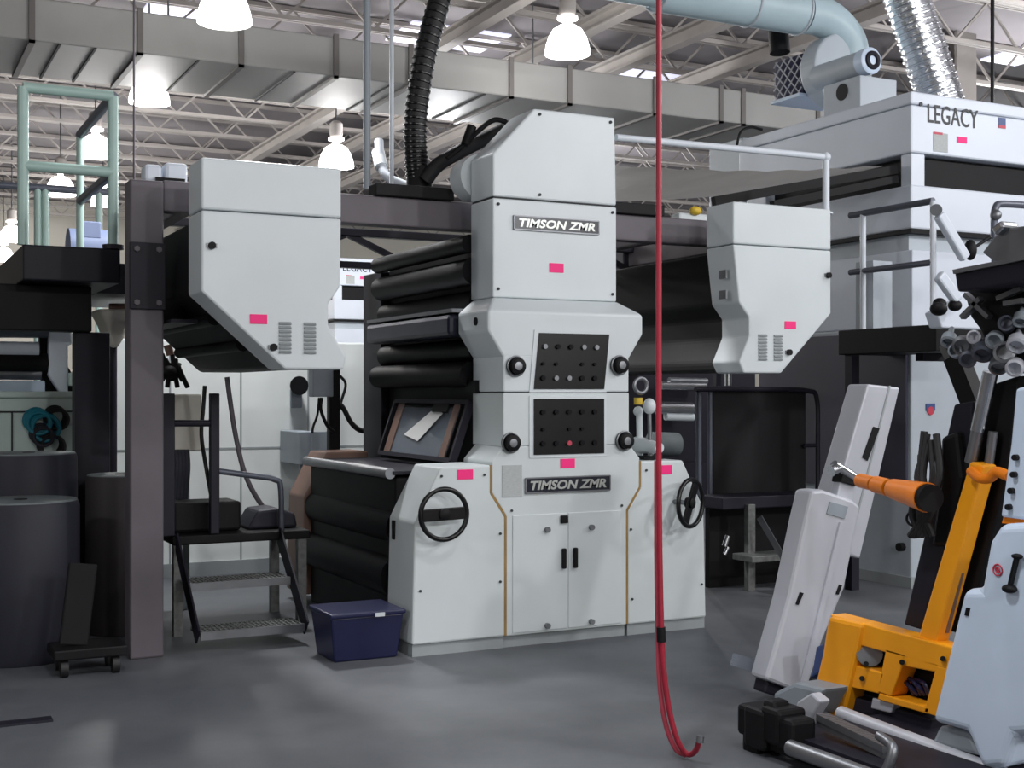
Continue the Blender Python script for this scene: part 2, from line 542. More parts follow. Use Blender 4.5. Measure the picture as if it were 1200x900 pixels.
# shoulder: left and right profile facets, sloped top
A = {}
for s, sx in (('l', 1), ('r', -1)):
    X = lambda d: XM - sx * d
    A[s] = [(X(.462), Y0, 1.82), (X(.570), YS, 1.985), (X(.570), YS, 2.112), (X(.462), YT, 2.205)]
    A[s + 'b'] = [(X(.462), Y0 + .45, 1.82), (X(.570), Y0 + .45, 1.985), (X(.570), Y0 + .45, 2.112), (X(.462), Y0 + .45, 2.205)]
P_ = A['l'] + A['r'] + A['lb'] + A['rb']
mb.faces(P_, [(0, 1, 5, 4), (1, 2, 6, 5), (2, 3, 7, 6), (0, 8, 9, 1), (1, 9, 10, 2), (2, 10, 11, 3), (4, 5, 13, 12), (5, 6, 14, 13), (6, 7, 15, 14),
              (8, 12, 13, 9), (9, 13, 14, 10), (10, 14, 15, 11), (0, 4, 12, 8), (3, 11, 15, 7)])
mb.build('shoulder_cover', 'white', press, bevel=.015)
MB().cyl((3.468, 7.32, 2.05), (3.48, 7.32, 2.05), .026, n=16).build('lock_button', 'black', press)
MB().box(3.55, 3.61, 7.50, 7.64, 1.60, 1.68).build('cover_hinge', 'black', press)
# tower and top cover
c = MB().xz([(3.583, 2.206), (3.583, 2.838), (4.503, 2.838), (4.503, 2.206)], YT, YT + .33).build('tower_cover', 'white', press, bevel=.01)
for x, z in [(3.62, 2.80), (4.47, 2.80), (3.62, 2.26), (4.47, 2.255)]:
    MB().cyl((x, YT - .008, z), (x, YT, z), .01, n=10).build('cover_screw', 'groove', c)
c = MB().xz([(3.583, 2.848), (3.583, 3.12), (3.88, 3.435), (4.49, 3.435), (4.503, 2.848)], YT, YT + .33).build('top_cover', 'white', press, bevel=.012)
for x, z in [(3.92, 3.40), (4.455, 3.40), (3.92, 2.88)]:
    MB().cyl((x, YT - .008, z), (x, YT, z), .01, n=10).build('cover_screw', 'groove', c)
MB().box(3.59, 4.495, YT + .01, YT + .32, 2.836, 2.85).build('panel_gap', 'groove', press)
MB().box(3.59, 4.50, Y0 + .01, Y0 + .44, 1.594, 1.606).build('panel_gap', 'groove', press)
# name plates with raised letters
for y, x, z, w_, h_ in ((YT, 4.046, 2.690, .63, .088), (Y0, 4.045, 1.013, .62, .094)):
    pl = MB().box(x - w_ / 2, x + w_ / 2, y - .012, y - .0005, z - h_ / 2, z + h_ / 2).build('name_plate', 'plate', press, bevel=.003)
    fr = MB()
    for a_, b_ in (((x - w_ / 2, z + h_ / 2), (x + w_ / 2, z + h_ / 2)), ((x - w_ / 2, z - h_ / 2), (x + w_ / 2, z - h_ / 2)),
                   ((x - w_ / 2, z - h_ / 2), (x - w_ / 2, z + h_ / 2)), ((x + w_ / 2, z - h_ / 2), (x + w_ / 2, z + h_ / 2))):
        fr.bar((a_[0], y - .010, a_[1]), (b_[0], y - .010, b_[1]), .008, .008, up=(0, 1, 0))
    fr.build('plate_rim', 'dull', pl)
    lettering('lettering', 'TIMSON ZMR', 'letter', pl, (x, y - .0125, z), w_ * .90, h_ * .62, .006, shear=.22, bold=.032)
# black control panels with buttons and lamps
for x0, x1, x2, x3, z0, z1, kind in ((3.794, 4.310, 4.349, 3.831, 1.622, 1.978, 0), (3.794, 4.310, 4.310, 3.794, 1.206, 1.560, 1)):
    bz = MB().xz([(x0 - .03, z0 - .02), (x1 + .02, z0 - .02), (x2 + .02, z1 + .02), (x3 - .03, z1 + .02)], Y0 - .006, Y0 + .002).build('panel_bezel', 'white', press)
    cp = MB().xz([(x0, z0), (x1, z0), (x2, z1), (x3, z1)], Y0 - .012, Y0 - .004).build('control_panel', 'gloss', press)
    for i in range(5):
        for j, z in enumerate((z0 + .07, z0 + .16, z0 + .27)):
            if (i + j + kind) % 3 == 0 and j == 1: continue
            x = x0 + .06 + i * .095 + (.014 if kind == 0 and j == 2 else 0)
            r = .016 if j != 1 else .011
            m_ = 'dull' if (kind == 0 and ((j == 2 and i in (0, 3, 4)) or (j == 0 and i in (1, 2)))) else 'roller'
            if kind == 1 and j == 0 and i == 2: m_ = 'emblemred'
            MB().cyl((x, Y0 - .028, z), (x, Y0 - .011, z), r, n=14).build('push_button', m_, cp)
# adjusting knobs beside the panels
for x, z in ((3.664, 1.765), (4.424, 1.778), (3.628, 1.286), (4.463, 1.284)):
    k = MB().lathe([(.062, 0), (.062, .012), (.050, .014), (.050, .055), (.040, .062), (.012, .062)], (x, Y0 - .001, z), (0, -1, 0)).build('adjusting_knob', 'black', press, smooth=True)
    MB().torus((x, Y0 - .018, z), (0, 1, 0), .060, .007, n=28, k=8).build('knob_ring', 'dull', k, smooth=True)
    MB().lathe([(.026, 0), (.026, .008), (.010, .010)], (x - .008, Y0 - .062, z), (0, -1, 0)).build('knob_cap', 'dull', k, smooth=True)


def hand_wheel(c, tilt, bar_ang, R):
    ax = V((math.sin(tilt), -math.cos(tilt), 0)).normalized()
    e = V((math.cos(tilt) * math.cos(bar_ang), math.sin(tilt) * math.cos(bar_ang), math.sin(bar_ang)))
    c = V(c)
    r = MB().torus(c, ax, R, .0155, n=48, k=12).build('hand_wheel', 'gloss', press, smooth=True)
    MB().bar(c - e * (R - .005), c + e * (R - .005), .016, .075, up=ax.cross(e)).build('wheel_bar', 'gloss', r, bevel=.006)
    MB().lathe([(.035, -.03), (.035, .02), (.02, .028)], c, ax).build('wheel_hub', 'black', r, smooth=True)
    MB().cyl(c - ax * .02, V((c.x - ax.x * .1, Y0 + .01, c.z)), .016, n=14).build('wheel_shaft', 'dull', r)
    return r


hand_wheel((3.128, Y0 - .11, .868), 0.0, 0.03, .152)
hand_wheel((4.905, Y0 - .13, .868), 0.42, math.radians(62), .155)
# stickers and the printed data label
for x, y, z in ((3.319, Y0, 1.096), (4.042, Y0, 1.146), (4.79, Y0, 1.085), (4.044, YT, 2.412)):
    lab(MB().box(x - .053, x + .053, y - .004, y - .0008, z - .03, z + .03).build('paper_sticker', 'pink', press), 'fluorescent pink paper sticker')
MB().box(3.572, 3.712, Y0 - .004, Y0 - .0008, .945, 1.145).build('data_label', 'labelgrey', press)

# dark works between front and rear covers
YR = 9.30
MB().box(3.03, 5.06, Y0 + .42, YR, .02, 1.06).build('lower_works', 'black', press, bevel=.02)
MB().box(3.66, 4.43, Y0 + .46, YR, 1.06, 2.64).build('tower_works', 'black', press, bevel=.02)
for sx in (1, -1):
    X = lambda d: XM - sx * d
    # shelf with bright lip beside the column
    MB().box(min(X(1.03), X(.46)), max(X(1.03), X(.46)), Y0 + .43, YR, 1.075, 1.10).build('ink_shelf', 'ink', press, bevel=.005)
    MB().cyl((X(1.045), Y0 + .44, 1.085), (X(1.045), YR, 1.085), .035, n=20).build('shelf_lip', 'dull', press, smooth=True)
    # rollers along Y
    for d, z, r in ((.44, 2.40, .09), (.40, 2.20, .08), (.46, 1.72, .085), (.40, 1.88, .08), (.47, 2.58, .06), (.93, .74, .13), (.96, .42, .14)):
        MB().cyl((X(d), Y0 + .47, z), (X(d), YR, z), r, n=28).build('roller', 'roller', press, smooth=True)
    # bar cover below the shoulder
    MB().yz([(Y0 + .50, 1.97), (YR - .1, 1.97), (YR - .1, 2.115), (Y0 + .50, 2.115)], X(.61), X(.42)).build('roller_guard', 'inkbar', press, bevel=.03)
    MB().box(min(X(.60), X(.44)), max(X(.60), X(.44)), Y0 + .48, YR - .1, 2.125, 2.15).build('ink_blade', 'dull', press)
    # hinged clear guard door leaning on the shelf
    g = thing  # placeholder name kept local
    T0, T1 = V((X(.470), Y0 + .47, 1.53)), V((X(.470), 8.90, 1.53))
    B0, B1 = V((X(.60), Y0 + .47, 1.15)), V((X(.60), 8.90, 1.15))
    fr = MB()
    for p, q in ((T0, T1), (B0, B1), (T0, B0), (T1, B1)):
        fr.bar(p, q, .03, .05, up=(sx * -.9, 0, .35))
    door = fr.build('guard_door', 'steeldark', press)
    n_ = V((-sx * .38, 0, .13)).normalized() * .006
    m0, m1, m2, m3 = [T0.lerp(T1, .1).lerp(B0.lerp(B1, .1), .1), T0.lerp(T1, .93).lerp(B0.lerp(B1, .93), .1), T0.lerp(T1, .93).lerp(B0.lerp(B1, .93), .95), T0.lerp(T1, .1).lerp(B0.lerp(B1, .1), .95)]
    MB().prism([m0, m1, m2, m3], n_).build('clear_sheet', 'clear', door)
    pts = [T0.lerp(T1, .10), T0.lerp(T1, .17), B0.lerp(B1, .17), B0.lerp(B1, .10)]
    MB().prism([p + n_ for p in pts], n_).build('frame_strip', 'brown', door)
    pts = [T0.lerp(T1, .86), T0.lerp(T1, .95), B0.lerp(B1, .95), B0.lerp(B1, .86)]
    MB().prism([p + n_ for p in pts], n_).build('frame_strip', 'brown', door)
    if sx == 1:
        q = [V((3.53, 8.22, 1.475)), V((3.52, 8.05, 1.46)), V((3.47, 8.28, 1.28)), V((3.475, 8.50, 1.30))]
        q = [T0.lerp(T1, s_).lerp(B0.lerp(B1, s_), h_) for s_, h_ in ((.40, .10), (.28, .20), (.50, .72), (.72, .62))]
        lab(MB().prism([p + n_ * 2 for p in q], n_ * .4).build('guard_patch', 'sheet', door), 'flat white patch on the guard')  # plain white four-sided patch laid over the clear sheet
        MB().prism([T0.lerp(T1, s_).lerp(B0.lerp(B1, s_), h_) + n_ for s_, h_ in ((.22, .02), (.42, .02), (.42, .18), (.22, .18))], n_ * 3).build('guard_latch', 'black', door)
# rear covers mirror the front
for pts in (LB, mir(LB)):
    MB().xz([(x, max(z, 0)) for x, z in pts], YR, YR + .4).build('rear_base_cover', 'brown' if pts is LB else 'white2', press, bevel=.012)
MB().box(3.60, 4.49, YR, YR + .4, 0, 2.54).build('rear_cover', 'ink', press, bevel=.01)
# big web roller in a white end housing behind the top cover
MB().cyl((3.665, YT + .34, 3.03), (3.665, 7.82, 3.03), .15, n=32).build('web_roller', 'white', press, smooth=True)

# ================================================================== WING HOODS left and right of the tower
LW = [(1.698, 2.915), (2.519, 2.915), (2.513, 2.221), (2.44, 2.119), (2.44, 1.989), (2.55, 1.811), (2.535, 1.735), (2.178, 1.735), (1.698, 2.165)]
LWB = [(1.73, 2.60), (2.49, 2.60), (2.48, 2.23), (2.41, 2.13), (2.41, 1.98), (2.50, 1.815), (2.50, 1.745), (2.185, 1.745), (1.715, 2.17)]


def wing(label, f, lat, sticker, vents):
    t = thing('web_hood', label, 'machine hood', (f(2.1), 7.3, 1.735), 'white hoods hung beside the press tower')
    up = [(1.698, 2.625), (1.698, 2.915), (2.519, 2.915), (2.519, 2.625)]
    lo = [(1.698, 2.165), (1.698, 2.619), (2.519, 2.619), (2.513, 2.221), (2.44, 2.119), (2.44, 1.989), (2.55, 1.811), (2.535, 1.735), (2.178, 1.735)]
    MB().xz([(f(x), z) for x, z in up], Y0, Y0 + .32).build('upper_cover', 'white', t, bevel=.012)
    MB().xz([(f(x), z) for x, z in lo], Y0, Y0 + .32).build('lower_cover', 'white', t, bevel=.012)
    MB().xz([(f(x), z) for x, z in LWB], Y0 + .32, 9.25).build('ink_body', 'black', t, bevel=.02)
    for d, z in ((1.86, 2.035), (2.03, 1.885)):
        MB().cyl((f(d), Y0 + .36, z), (f(d), 9.2, z), .04, n=20).build('roller', 'roller', t, smooth=True)
    MB().bar((f(1.74), Y0 + .6, 2.03), (f(1.74), 9.0, 2.03), .16, .02, up=(0, 0, 1)).build('drip_tray', 'steeldark', t)
    for x in vents:
        mb = MB()
        for i in range(8):
            z = 1.83 + i * .0235
            mb.prism([(x - .036, Y0 - .012, z), (x + .036, Y0 - .012, z), (x + .036, Y0, z + .012), (x - .036, Y0, z + .012)], (0, .004, -.006))
        mb.build('louvre_vent', 'groove' if False else 'plinth', t)
    for x, z in lat:
        k = MB().cyl((x, Y0 - .022, z), (x, Y0, z), .021, n=16).build('latch', 'black', t)
        MB().box(x - .03, x + .03, Y0 - .008, Y0 - .001, z - .013, z + .013).build('latch_plate', 'dull', k)
    lab(MB().box(sticker[0] - .05, sticker[0] + .05, Y0 - .004, Y0 - .0008, sticker[1] - .027, sticker[1] + .027).build('paper_sticker', 'pink', t), 'fluorescent pink paper sticker')
    return t


wing('white chamfered hood hanging left of the press tower', lambda x: x, ((1.755, 2.422), (2.108, 1.859)), (2.023, 2.018), (2.178, 2.326))


def fr_(x):                                                 # the right hood is a little wider than a mirror image
    d = (2.535 - x) / (2.535 - 1.698)
    return 5.428 + d * (6.215 - 5.428) if x <= 2.535 else 5.415


def fr2(x):
    return {1.698: 6.215, 2.519: 5.352, 2.513: 5.40, 2.44: 5.486, 2.55: 5.40, 2.535: 5.44, 2.178: 5.765}.get(round(x, 3), fr_(x))


wr = wing('white chamfered hood hanging right of the press tower', fr2, ((6.185, 2.44), (5.829, 1.883)), (5.844, 2.075), (5.60, 5.735))
for z in (2.42, 2.28):
    MB().box(5.34, 5.354, 7.22, 7.30, z - .03, z + .03).build('side_clip', 'dull', wr)

# ================================================================== STEEL FRAME carrying the units
fr = thing('steel_frame', 'grey steel overhead frame with bolted post left of the press', 'steel frame', (1.54, 7.95, 0))
MB().box(1.64, 6.2, 7.88, 8.00, 2.70, 2.89).build('front_beam', 'steel', fr, bevel=.01)
MB().box(1.75, 6.2, 9.52, 9.60, 2.83, 2.89).build('rear_top_chord', 'steeldark', fr, bevel=.006)
MB().box(1.75, 6.2, 9.52, 9.60, 2.58, 2.63).build('rear_bottom_chord', 'steeldark', fr, bevel=.006)
for x in (1.75, 5.2):
    MB().box(x, x + .1, 8.0, 9.52, 2.71, 2.88).build('cross_beam', 'steel', fr, bevel=.01)
MB().box(1.44, 1.64, 7.86, 8.04, 0, 2.88).build('post', 'steel', fr, bevel=.012)
MB().box(6.0, 6.15, 9.61, 9.75, 0, 2.88).build('post', 'steeldark', fr, bevel=.012)
MB().box(6.05, 6.15, 8.0, 9.61, 2.71, 2.88).build('cross_beam', 'steel', fr, bevel=.01)
pl = MB().box(1.435, 1.645, 7.835, 7.86, 2.10, 2.50).build('splice_plate', 'steeldark', fr, bevel=.004)
for x in (1.475, 1.605):
    for z in (2.14, 2.46):
        MB().cyl((x, 7.82, z), (x, 7.836, z), .018, n=6).build('bolt', 'steel', pl)
MB().box(3.0, 3.56, 7.84, 7.98, 2.89, 2.97).build('cable_tray', 'black', fr, bevel=.006)
MB().box(4.62, 5.25, 7.84, 7.98, 2.89, 2.97).build('cable_tray', 'black', fr, bevel=.006)
for i in range(8):
    x0 = 1.78 + i * .55
    za_, zb_ = (2.62, 2.84) if i % 2 == 0 else (2.84, 2.62)
    MB().bar((x0, 9.56, za_), (x0 + .52, 9.56, zb_), .035, .05).build('lattice_brace', 'steeldark', fr)

# ================================================================== HOSES, PIPES overhead
t = thing('exhaust_hose', 'thick black flexible hose dropping from the roof behind the press', 'hose', PY(487, 222, 8.2))
path = smooth_path([PY(532, -60, 8.2), PY(515, 0, 8.2), PY(497, 70, 8.2), PY(487, 140, 8.2), PY(488, 190, 8.2), PY(492, 222, 8.2)], 8)
MB().tube(path, .075, 16).build('main_hose', 'rubber', t, smooth=True)
mb = MB()
for i in range(2, len(path) - 1, 1):
    mb.torus(path[i], path[i + 1] - path[i], .075, .009, n=18, k=6)
mb.build('hose_rib', 'gloss', t, smooth=True)
path = smooth_path([PY(498, 212, 8.1), PY(515, 192, 8.05), PY(550, 172, 7.95), PY(592, 152, 7.78)], 8)
MB().tube(path, .05, 14).build('branch_hose', 'rubber', t, smooth=True)
MB().cyl(PY(491, 222, 8.2), PY(492, 196, 8.2), .09, n=20).build('hose_collar', 'black', t, smooth=True)
t = thing('pneumatic_line', 'black looped air line with valve above the black branch hose', 'air line', PY(550, 165, 7.8))
MB().tube(smooth_path([PY(524, 186, 7.8), PY(545, 168, 7.8), PY(562, 152, 7.8), PY(578, 141, 7.75), PY(590, 142, 7.72), PY(596, 146, 7.7)], 6), .018, 10).build('air_line', 'black', t, smooth=True)
MB().cyl(PY(545, 170, 7.78), PY(553, 148, 7.78), .032).build('valve', 'black', t, smooth=True)

tag(MB().cyl(PY(430, 222, 8.4), V((PY(430, 222, 8.4).x, 8.4, 7.02)), .026, n=14).build('support_pole', 'greybox', org=PY(430, 222, 8.4), smooth=True), 'grey vertical pole between left hood and black hose', 'pole')
tag(MB().cyl(PY(459, 216, 8.6), V((PY(459, 216, 8.6).x, 8.6, 7.02)), .016, n=12).build('conduit', 'railwhite', org=PY(459, 216, 8.6), smooth=True), 'thin pale vertical conduit next to the grey pole', 'conduit')
tag(MB().cyl(PY(157, 212, 9.5), V((PY(157, 212, 9.5).x, 9.5, 7.02)), .008, n=8).build('drop_rod', 'steel', org=PY(157, 212, 9.5), smooth=True), 'thin grey drop rod over the left frame post', 'rod')
t = thing('pipe_bend', 'white bent pipe at the foot of the pale conduit', 'pipe', PY(455, 218, 8.9))
MB().tube(smooth_path([PY(444, 165, 9.2), PY(446, 190, 9.1), PY(455, 208, 9.0), PY(480, 219, 8.9)], 6), .035, 12).build('pipe', 'railwhite', t, smooth=True)
MB().cyl(PY(443, 178, 9.18), PY(447, 196, 9.08), .05, n=14).build('coupling', 'white', t, smooth=True)

t = thing('guard_rail', 'long white pipe rail from the tower top to the right hood', 'rail', (6.18, 7.36, 2.93))
pa, pb = PY(722, 161, 7.36), PY(968, 184, 7.36)
MB().tube([pa, pb], .024, 12).build('top_rail', 'railwhite', t, smooth=True)
MB().tube([pb, V((pb.x, pb.y, 2.93))], .026, 12).build('rail_post', 'railwhite', t, smooth=True)
MB().ball(pb, .036).build('elbow', 'railwhite', t, smooth=True)
MB().cyl(V((pb.x, pb.y, 2.916)), V((pb.x, pb.y, 2.93)), .05, n=16).build('flange', 'railwhite', t)

# paper web running from the tower to the oven
mb = MB()
n = 14
a0, a1 = PX(724, 233, 4.9), None
L0, L1 = V((4.50, 7.75, 3.20)), V((4.50, 9.65, 3.20))
R0, R1 = V((7.62, 8.12, 3.49)), V((7.62, 9.65, 3.49))
rows = []
for i in range(n + 1):
    s = i / n
    sag = -.05 * math.sin(PI * s)
    rows.append((L0.lerp(R0, s) + V((0, 0, sag + (.012 if i % 2 else 0))), L1.lerp(R1, s) + V((0, 0, sag))))
for (p, q), (r, s_) in zip(rows, rows[1:]):
    mb.faces([p, q, s_, r], [(0, 1, 2, 3)])
tag(mb.build('paper_web', 'paper', org=(6, 8.9, 3.0)), 'wide pale paper web stretched from the tower to the oven', 'paper web')
t = thing('web_rail', 'pair of black guide rails rising from right hood to the oven slot', 'rail', (6.4, 8.1, 2.95))
MB().bar(PY(836, 236, 8.12), PX(1049, 199, 7.62), .06, .07).build('guide_rail', 'black', t)
MB().bar(PY(905, 240, 8.05), PX(1050, 210, 7.62), .06, .06).build('guide_rail', 'black', t)
t = thing('beam_fitting', 'yellow capped white fitting on the beam beside the right hood', 'fitting', PY(815, 252, 8.15))
MB().box(*(lambda p: (p.x - .2, p.x + .14, 8.08, 8.2, 2.895, 2.97))(PY(815, 252, 8.15))).build('housing', 'white', t, bevel=.02)
MB().ball(PY(815, 247, 8.07), .05, (1, .8, .7)).build('cap', 'yellow', t, smooth=True)

# ================================================================== OVEN with slot, right of the press
OX, OY = 7.638, 7.82


def oven(label, loc, group=None):
    t = thing('drying_oven', label, 'oven', (OX, OY, 0), group)
    W, D = 2.9, 2.3
    X1, Y1 = OX + W, OY + D
    c = MB().box(OX, X1, OY, Y1, 3.56, 3.95).build('header', 'oven', t, bevel=.015)
    MB().box(OX, X1, OY, Y1, 3.955, 4.06).build('lid', 'oven', t, bevel=.015)
    MB().box(OX + .12, X1, OY + .10, Y1 - .1, 3.29, 3.54).build('slot_interior', 'black', t)
    MB().box(OX + .02, OX + .17, OY + .02, OY + .14, 3.29, 3.56).build('corner_post', 'oven', t, bevel=.01)
    MB().box(OX + .02, OX + .15, OY + 1.9, OY + 2.2, 3.29, 3.56).build('corner_post', 'oven', t, bevel=.01)
    MB().box(OX + .01, X1, OY + .01, Y1, 2.94, 3.30).build('lower_oven_box', 'oven', t, bevel=.015)
    MB().box(OX - .006, X1, OY - .006, Y1, 2.905, 2.937).build('black_gasket', 'black', t)
    MB().box(OX + .05, X1, OY + .08, Y1, 2.77, 2.905).build('recess_shade_band', 'ovenfan', t)  # shadow of the overhang put into this band's grey colour
    k = MB().box(OX + .03, X1 - .5, OY + .02, Y1 - .4, 2.14, 2.77).build('lower_cabinet', 'oven', t, bevel=.012)
    MB().box(OX + .02, OX + .03, OY + .25, OY + .55, 2.30, 2.36).build('side_handle', 'dull', k)
    b = MB().box(OX + .02, X1 - .3, OY + .02, Y1 - .3, 0, 2.14).build('base_body', 'ovenfan', t, bevel=.015)
    MB().box(OX + .0, X1 - .3, OY + .0, Y1 - .3, 0, .09).build('plinth', 'plinth', b)
    MB().box(OX - .002, OX + .02, OY + .06, Y1 - .32, .78, 2.10).build('shade_panel', 'purple', b)  # added panel, the shade beneath the catwalk put into its dark colour
    # print on the header
    y = OY - .002
    px_ = lambda u, v: PY(u, v, OY)
    p0, p1 = px_(1087, 133), px_(1146, 140)
    lettering('lettering', 'LEGACY', 'print', c, (( p0.x + p1.x) / 2, y, (p0.z + p1.z) / 2), p1.x - p0.x, .155, .004, bold=.006, small_caps=True)
    q = px_(1079, 122)
    MB().cyl((q.x, y - .004, q.z), (q.x, y + .004, q.z), .018, n=14).build('logo_dot', 'print', c)
    q = px_(1174, 145)
    lg = MB().box(q.x - .042, q.x + .042, y - .003, y, q.z - .04, q.z + .05).build('emblem', 'emblem', c)
    MB().box(q.x - .042, q.x + .042, y - .004, y - .003, q.z - .04, q.z - .015).build('emblem_stripe', 'emblemred', lg)
    q = px_(1127, 164)
    lab(MB().box(q.x - .055, q.x + .055, y - .004, y, q.z - .025, q.z + .025).build('paper_sticker', 'pink', c), 'fluorescent pink paper sticker')
    q = px_(1102, 166)
    d = MB().box(q.x - .08, q.x + .08, y - .003, y, q.z - .085, q.z + .07).build('data_label', 'labelgrey', c)
    MB().box(q.x - .08, q.x + .02, y - .004, y - .003, q.z + .055, q.z + .075).build('label_stripe', 'emblemred', d)
    # round emblem on the lower body
    q = PY(1092, 480, OY)
    e = MB().box(q.x - .05, q.x + .05, OY + .012, OY + .02, q.z - .01, q.z + .05).build('emblem', 'emblem', b)
    MB().cyl((q.x, OY + .008, q.z - .01), (q.x, OY + .02, q.z - .01), .035, n=16).build('emblem_disc', 'emblemred', e)
    q = PX(1056, 641, OX)
    MB().cyl((OX - .03, q.y, q.z), (OX + .02, q.y, q.z), .035, n=14).build('plug_socket', 'black', b)
    t.location = loc
    return t


ov = oven('large white oven with black slot and black header lettering right of the press', (OX, OY, 0))
far = copy_tree(ov)
far['label'] = 'distant white oven header seen between left hood and press tower'
p = PD(391, 460, 23.3)
far.location = (p.x, p.y, 0)

t = thing('oven_box', 'grey box with curved black lead on the far end of the oven', 'box', (7.7, 10.3, 3.2))
MB().box(7.7, 8.4, 10.13, 10.7, 3.2, 4.1).build('box_body', 'ovenfan', t, bevel=.02)
for x in (7.75, 8.35): MB().box(x - .03, x + .03, 10.6, 10.66, 0, 3.2).build('leg', 'steeldark', t)
MB().tube(smooth_path([PY(863, 172, 10.1), PY(868, 155, 10.1), PY(880, 149, 10.1), PY(893, 152, 10.1)], 6), .014, 8).build('lead', 'black', t, smooth=True)

# blower on the oven roof
t = thing('blower', 'pale grey blower with motor and mesh guard on the oven roof', 'blower', (8.0, 9.0, 4.06))
xb = 7.85
q0, q1, q2 = PX(1008, 90, xb), PX(965, 100, xb), PY(1051, 95, PX(1008, 90, xb).y)
bx_ = MB().box(xb, q2.x, q0.y, q1.y, 4.06, 4.40).build('base_box', 'ovenfan', t, bevel=.01)
q = PX(987, 108, xb)
MB().cyl((xb - .006, q.y, q.z), (xb + .002, q.y, q.z), .075, n=24).build('round_opening', 'black', bx_)
pm = PY(1021, 71, 8.66)
MB().cyl((pm.x, 8.70, pm.z), (pm.x, 9.36, pm.z), .112, n=32).build('motor', 'ovenfan', t, smooth=True)
e = MB().lathe([(.118, 0), (.118, .10), (.10, .115), (.02, .115)], (pm.x, 8.76, pm.z), (0, -1, 0)).build('motor_end_cap', 'machwhite', t, smooth=True)
MB().torus((pm.x, 8.642, pm.z), (0, 1, 0), .062, .022, n=28, k=8).build('cooling_ring', 'steeldark', e, smooth=True)
cs = PY(988, 80, 9.36)
pts = []
for i in range(40):
    a_ = 2 * PI * i / 40
    r = .32 + .05 * (a_ / (2 * PI))
    pts.append((cs.x + r * math.cos(a_ + .3), cs.z + r * math.sin(a_ + .3)))
pts = [(x, max(z, 4.08)) for x, z in pts]
MB().xz(pts, 9.36, 9.58).build('scroll_housing', 'ovenfan', t, bevel=.02)
MB().tube(smooth_path([V((cs.x + .22, 9.47, cs.z + .08)), V((cs.x + .17, 9.47, cs.z + .28)), V((cs.x + .0, 9.47, cs.z + .43)), V((cs.x - .22, 9.47, cs.z + .50)), V((cs.x - .40, 9.47, cs.z + .50))], 6), .16, 24, r2=.195).build('outlet_elbow', 'paleblue', t, smooth=True)
xm = 8.0
f0, f1 = PX(939, 62, xm), PX(907, 68, xm)
zlo = PX(939, 109, xm).z
gb = MB().box(xm + .02, xm + .5, f0.y, f1.y, zlo, f0.z).build('filter_box', 'binblue', t)
mb = MB()
ya, yb = f0.y, f1.y
n = 5
h_ = f0.z - zlo; wd = yb - ya
for k in range(-n, n + 1):
    for sg in (1, -1):
        # clipped diagonal wire
        seg = []
        for i in range(33):
            s = i / 32
            yy = ya + wd * s
            zz = zlo + h_ * (.5 + sg * (s - .5) * 1.1 + k * .3)
            if zlo <= zz <= f0.z: seg.append((yy, zz))
        if len(seg) > 2: mb.bar((xm, seg[0][0], seg[0][1]), (xm, seg[-1][0], seg[-1][1]), .008, .011, up=(1, 0, 0))
mb.build('wire_guard', 'alum', t)
MB().box(xm - .03, xm + .6, ya - .01, yb + .02, zlo - .03, zlo).build('guard_tray', 'machwhite', t)
MB().cyl(PX(914, 62, xm), PX(912, 36, xm), .10, n=20).build('damper_drum', 'black', t, smooth=True)

t = thing('round_duct', 'pale blue round pipe running left from the blower at the top edge', 'duct', (6, 9.47, cs.z + .5))
pr = V((cs.x - .44, 9.47, cs.z + .50))
pj = PY(770, -8, 9.47); pe = PY(560, -45, 9.47)
MB().cyl(pr, V((pj.x, 9.47, pr.z)), .205, n=32).build('wide_pipe', 'paleblue', t, smooth=True)
MB().cyl(V((pj.x, 9.47, pr.z)), V((pe.x - .8, 9.47, pr.z)), .17, n=32).build('narrow_pipe', 'paleblue', t, smooth=True)
for x in (pj.x, pj.x + 1.0, pr.x):
    MB().torus((x, 9.47, pr.z), (1, 0, 0), .208, .012, n=32, k=8).build('joint_ring', 'ovenfan', t, smooth=True)
t = thing('foil_duct', 'shiny silver flexible duct dropping onto the oven roof', 'duct', (8.9, 9.0, 4.06))
pb_, pt_ = PY(1112, 116, 8.95), PY(1040, -70, 9.1)
pb_.z = 4.14
path = [pb_.lerp(pt_, i / 60) for i in range(61)]
mb = MB(); mb.tube(path, .205, 28)
mb.build('duct_body', 'foil', t, smooth=True)
mb = MB()
for i in range(1, 60, 2): mb.torus(path[i], pt_ - pb_, .205, .012, n=28, k=6)
mb.build('duct_ring', 'foil', t, smooth=True)
t = thing('building_column', 'pale steel building column behind the silver duct', 'column', (PY(1133, 60, 14).x, 14, 0))
x = PY(1133, 60, 14).x
MB().box(x - .2, x + .2, 14, 14.05, 0, ZC).box(x - .2, x + .2, 14.3, 14.35, 0, ZC).build('flange', 'joist', t)
MB().box(x - .03, x + .03, 14.05, 14.3, 0, ZC).build('web', 'joist', t)
tag(MB().cyl(PY(1163, 125, 10.5), V((PY(1163, 125, 10.5).x, 10.5, 7.02)), .022, n=12).build('drop_pipe', 'black', org=PY(1163, 125, 10.5), smooth=True), 'thin black vertical pipe at the top right corner', 'pipe')

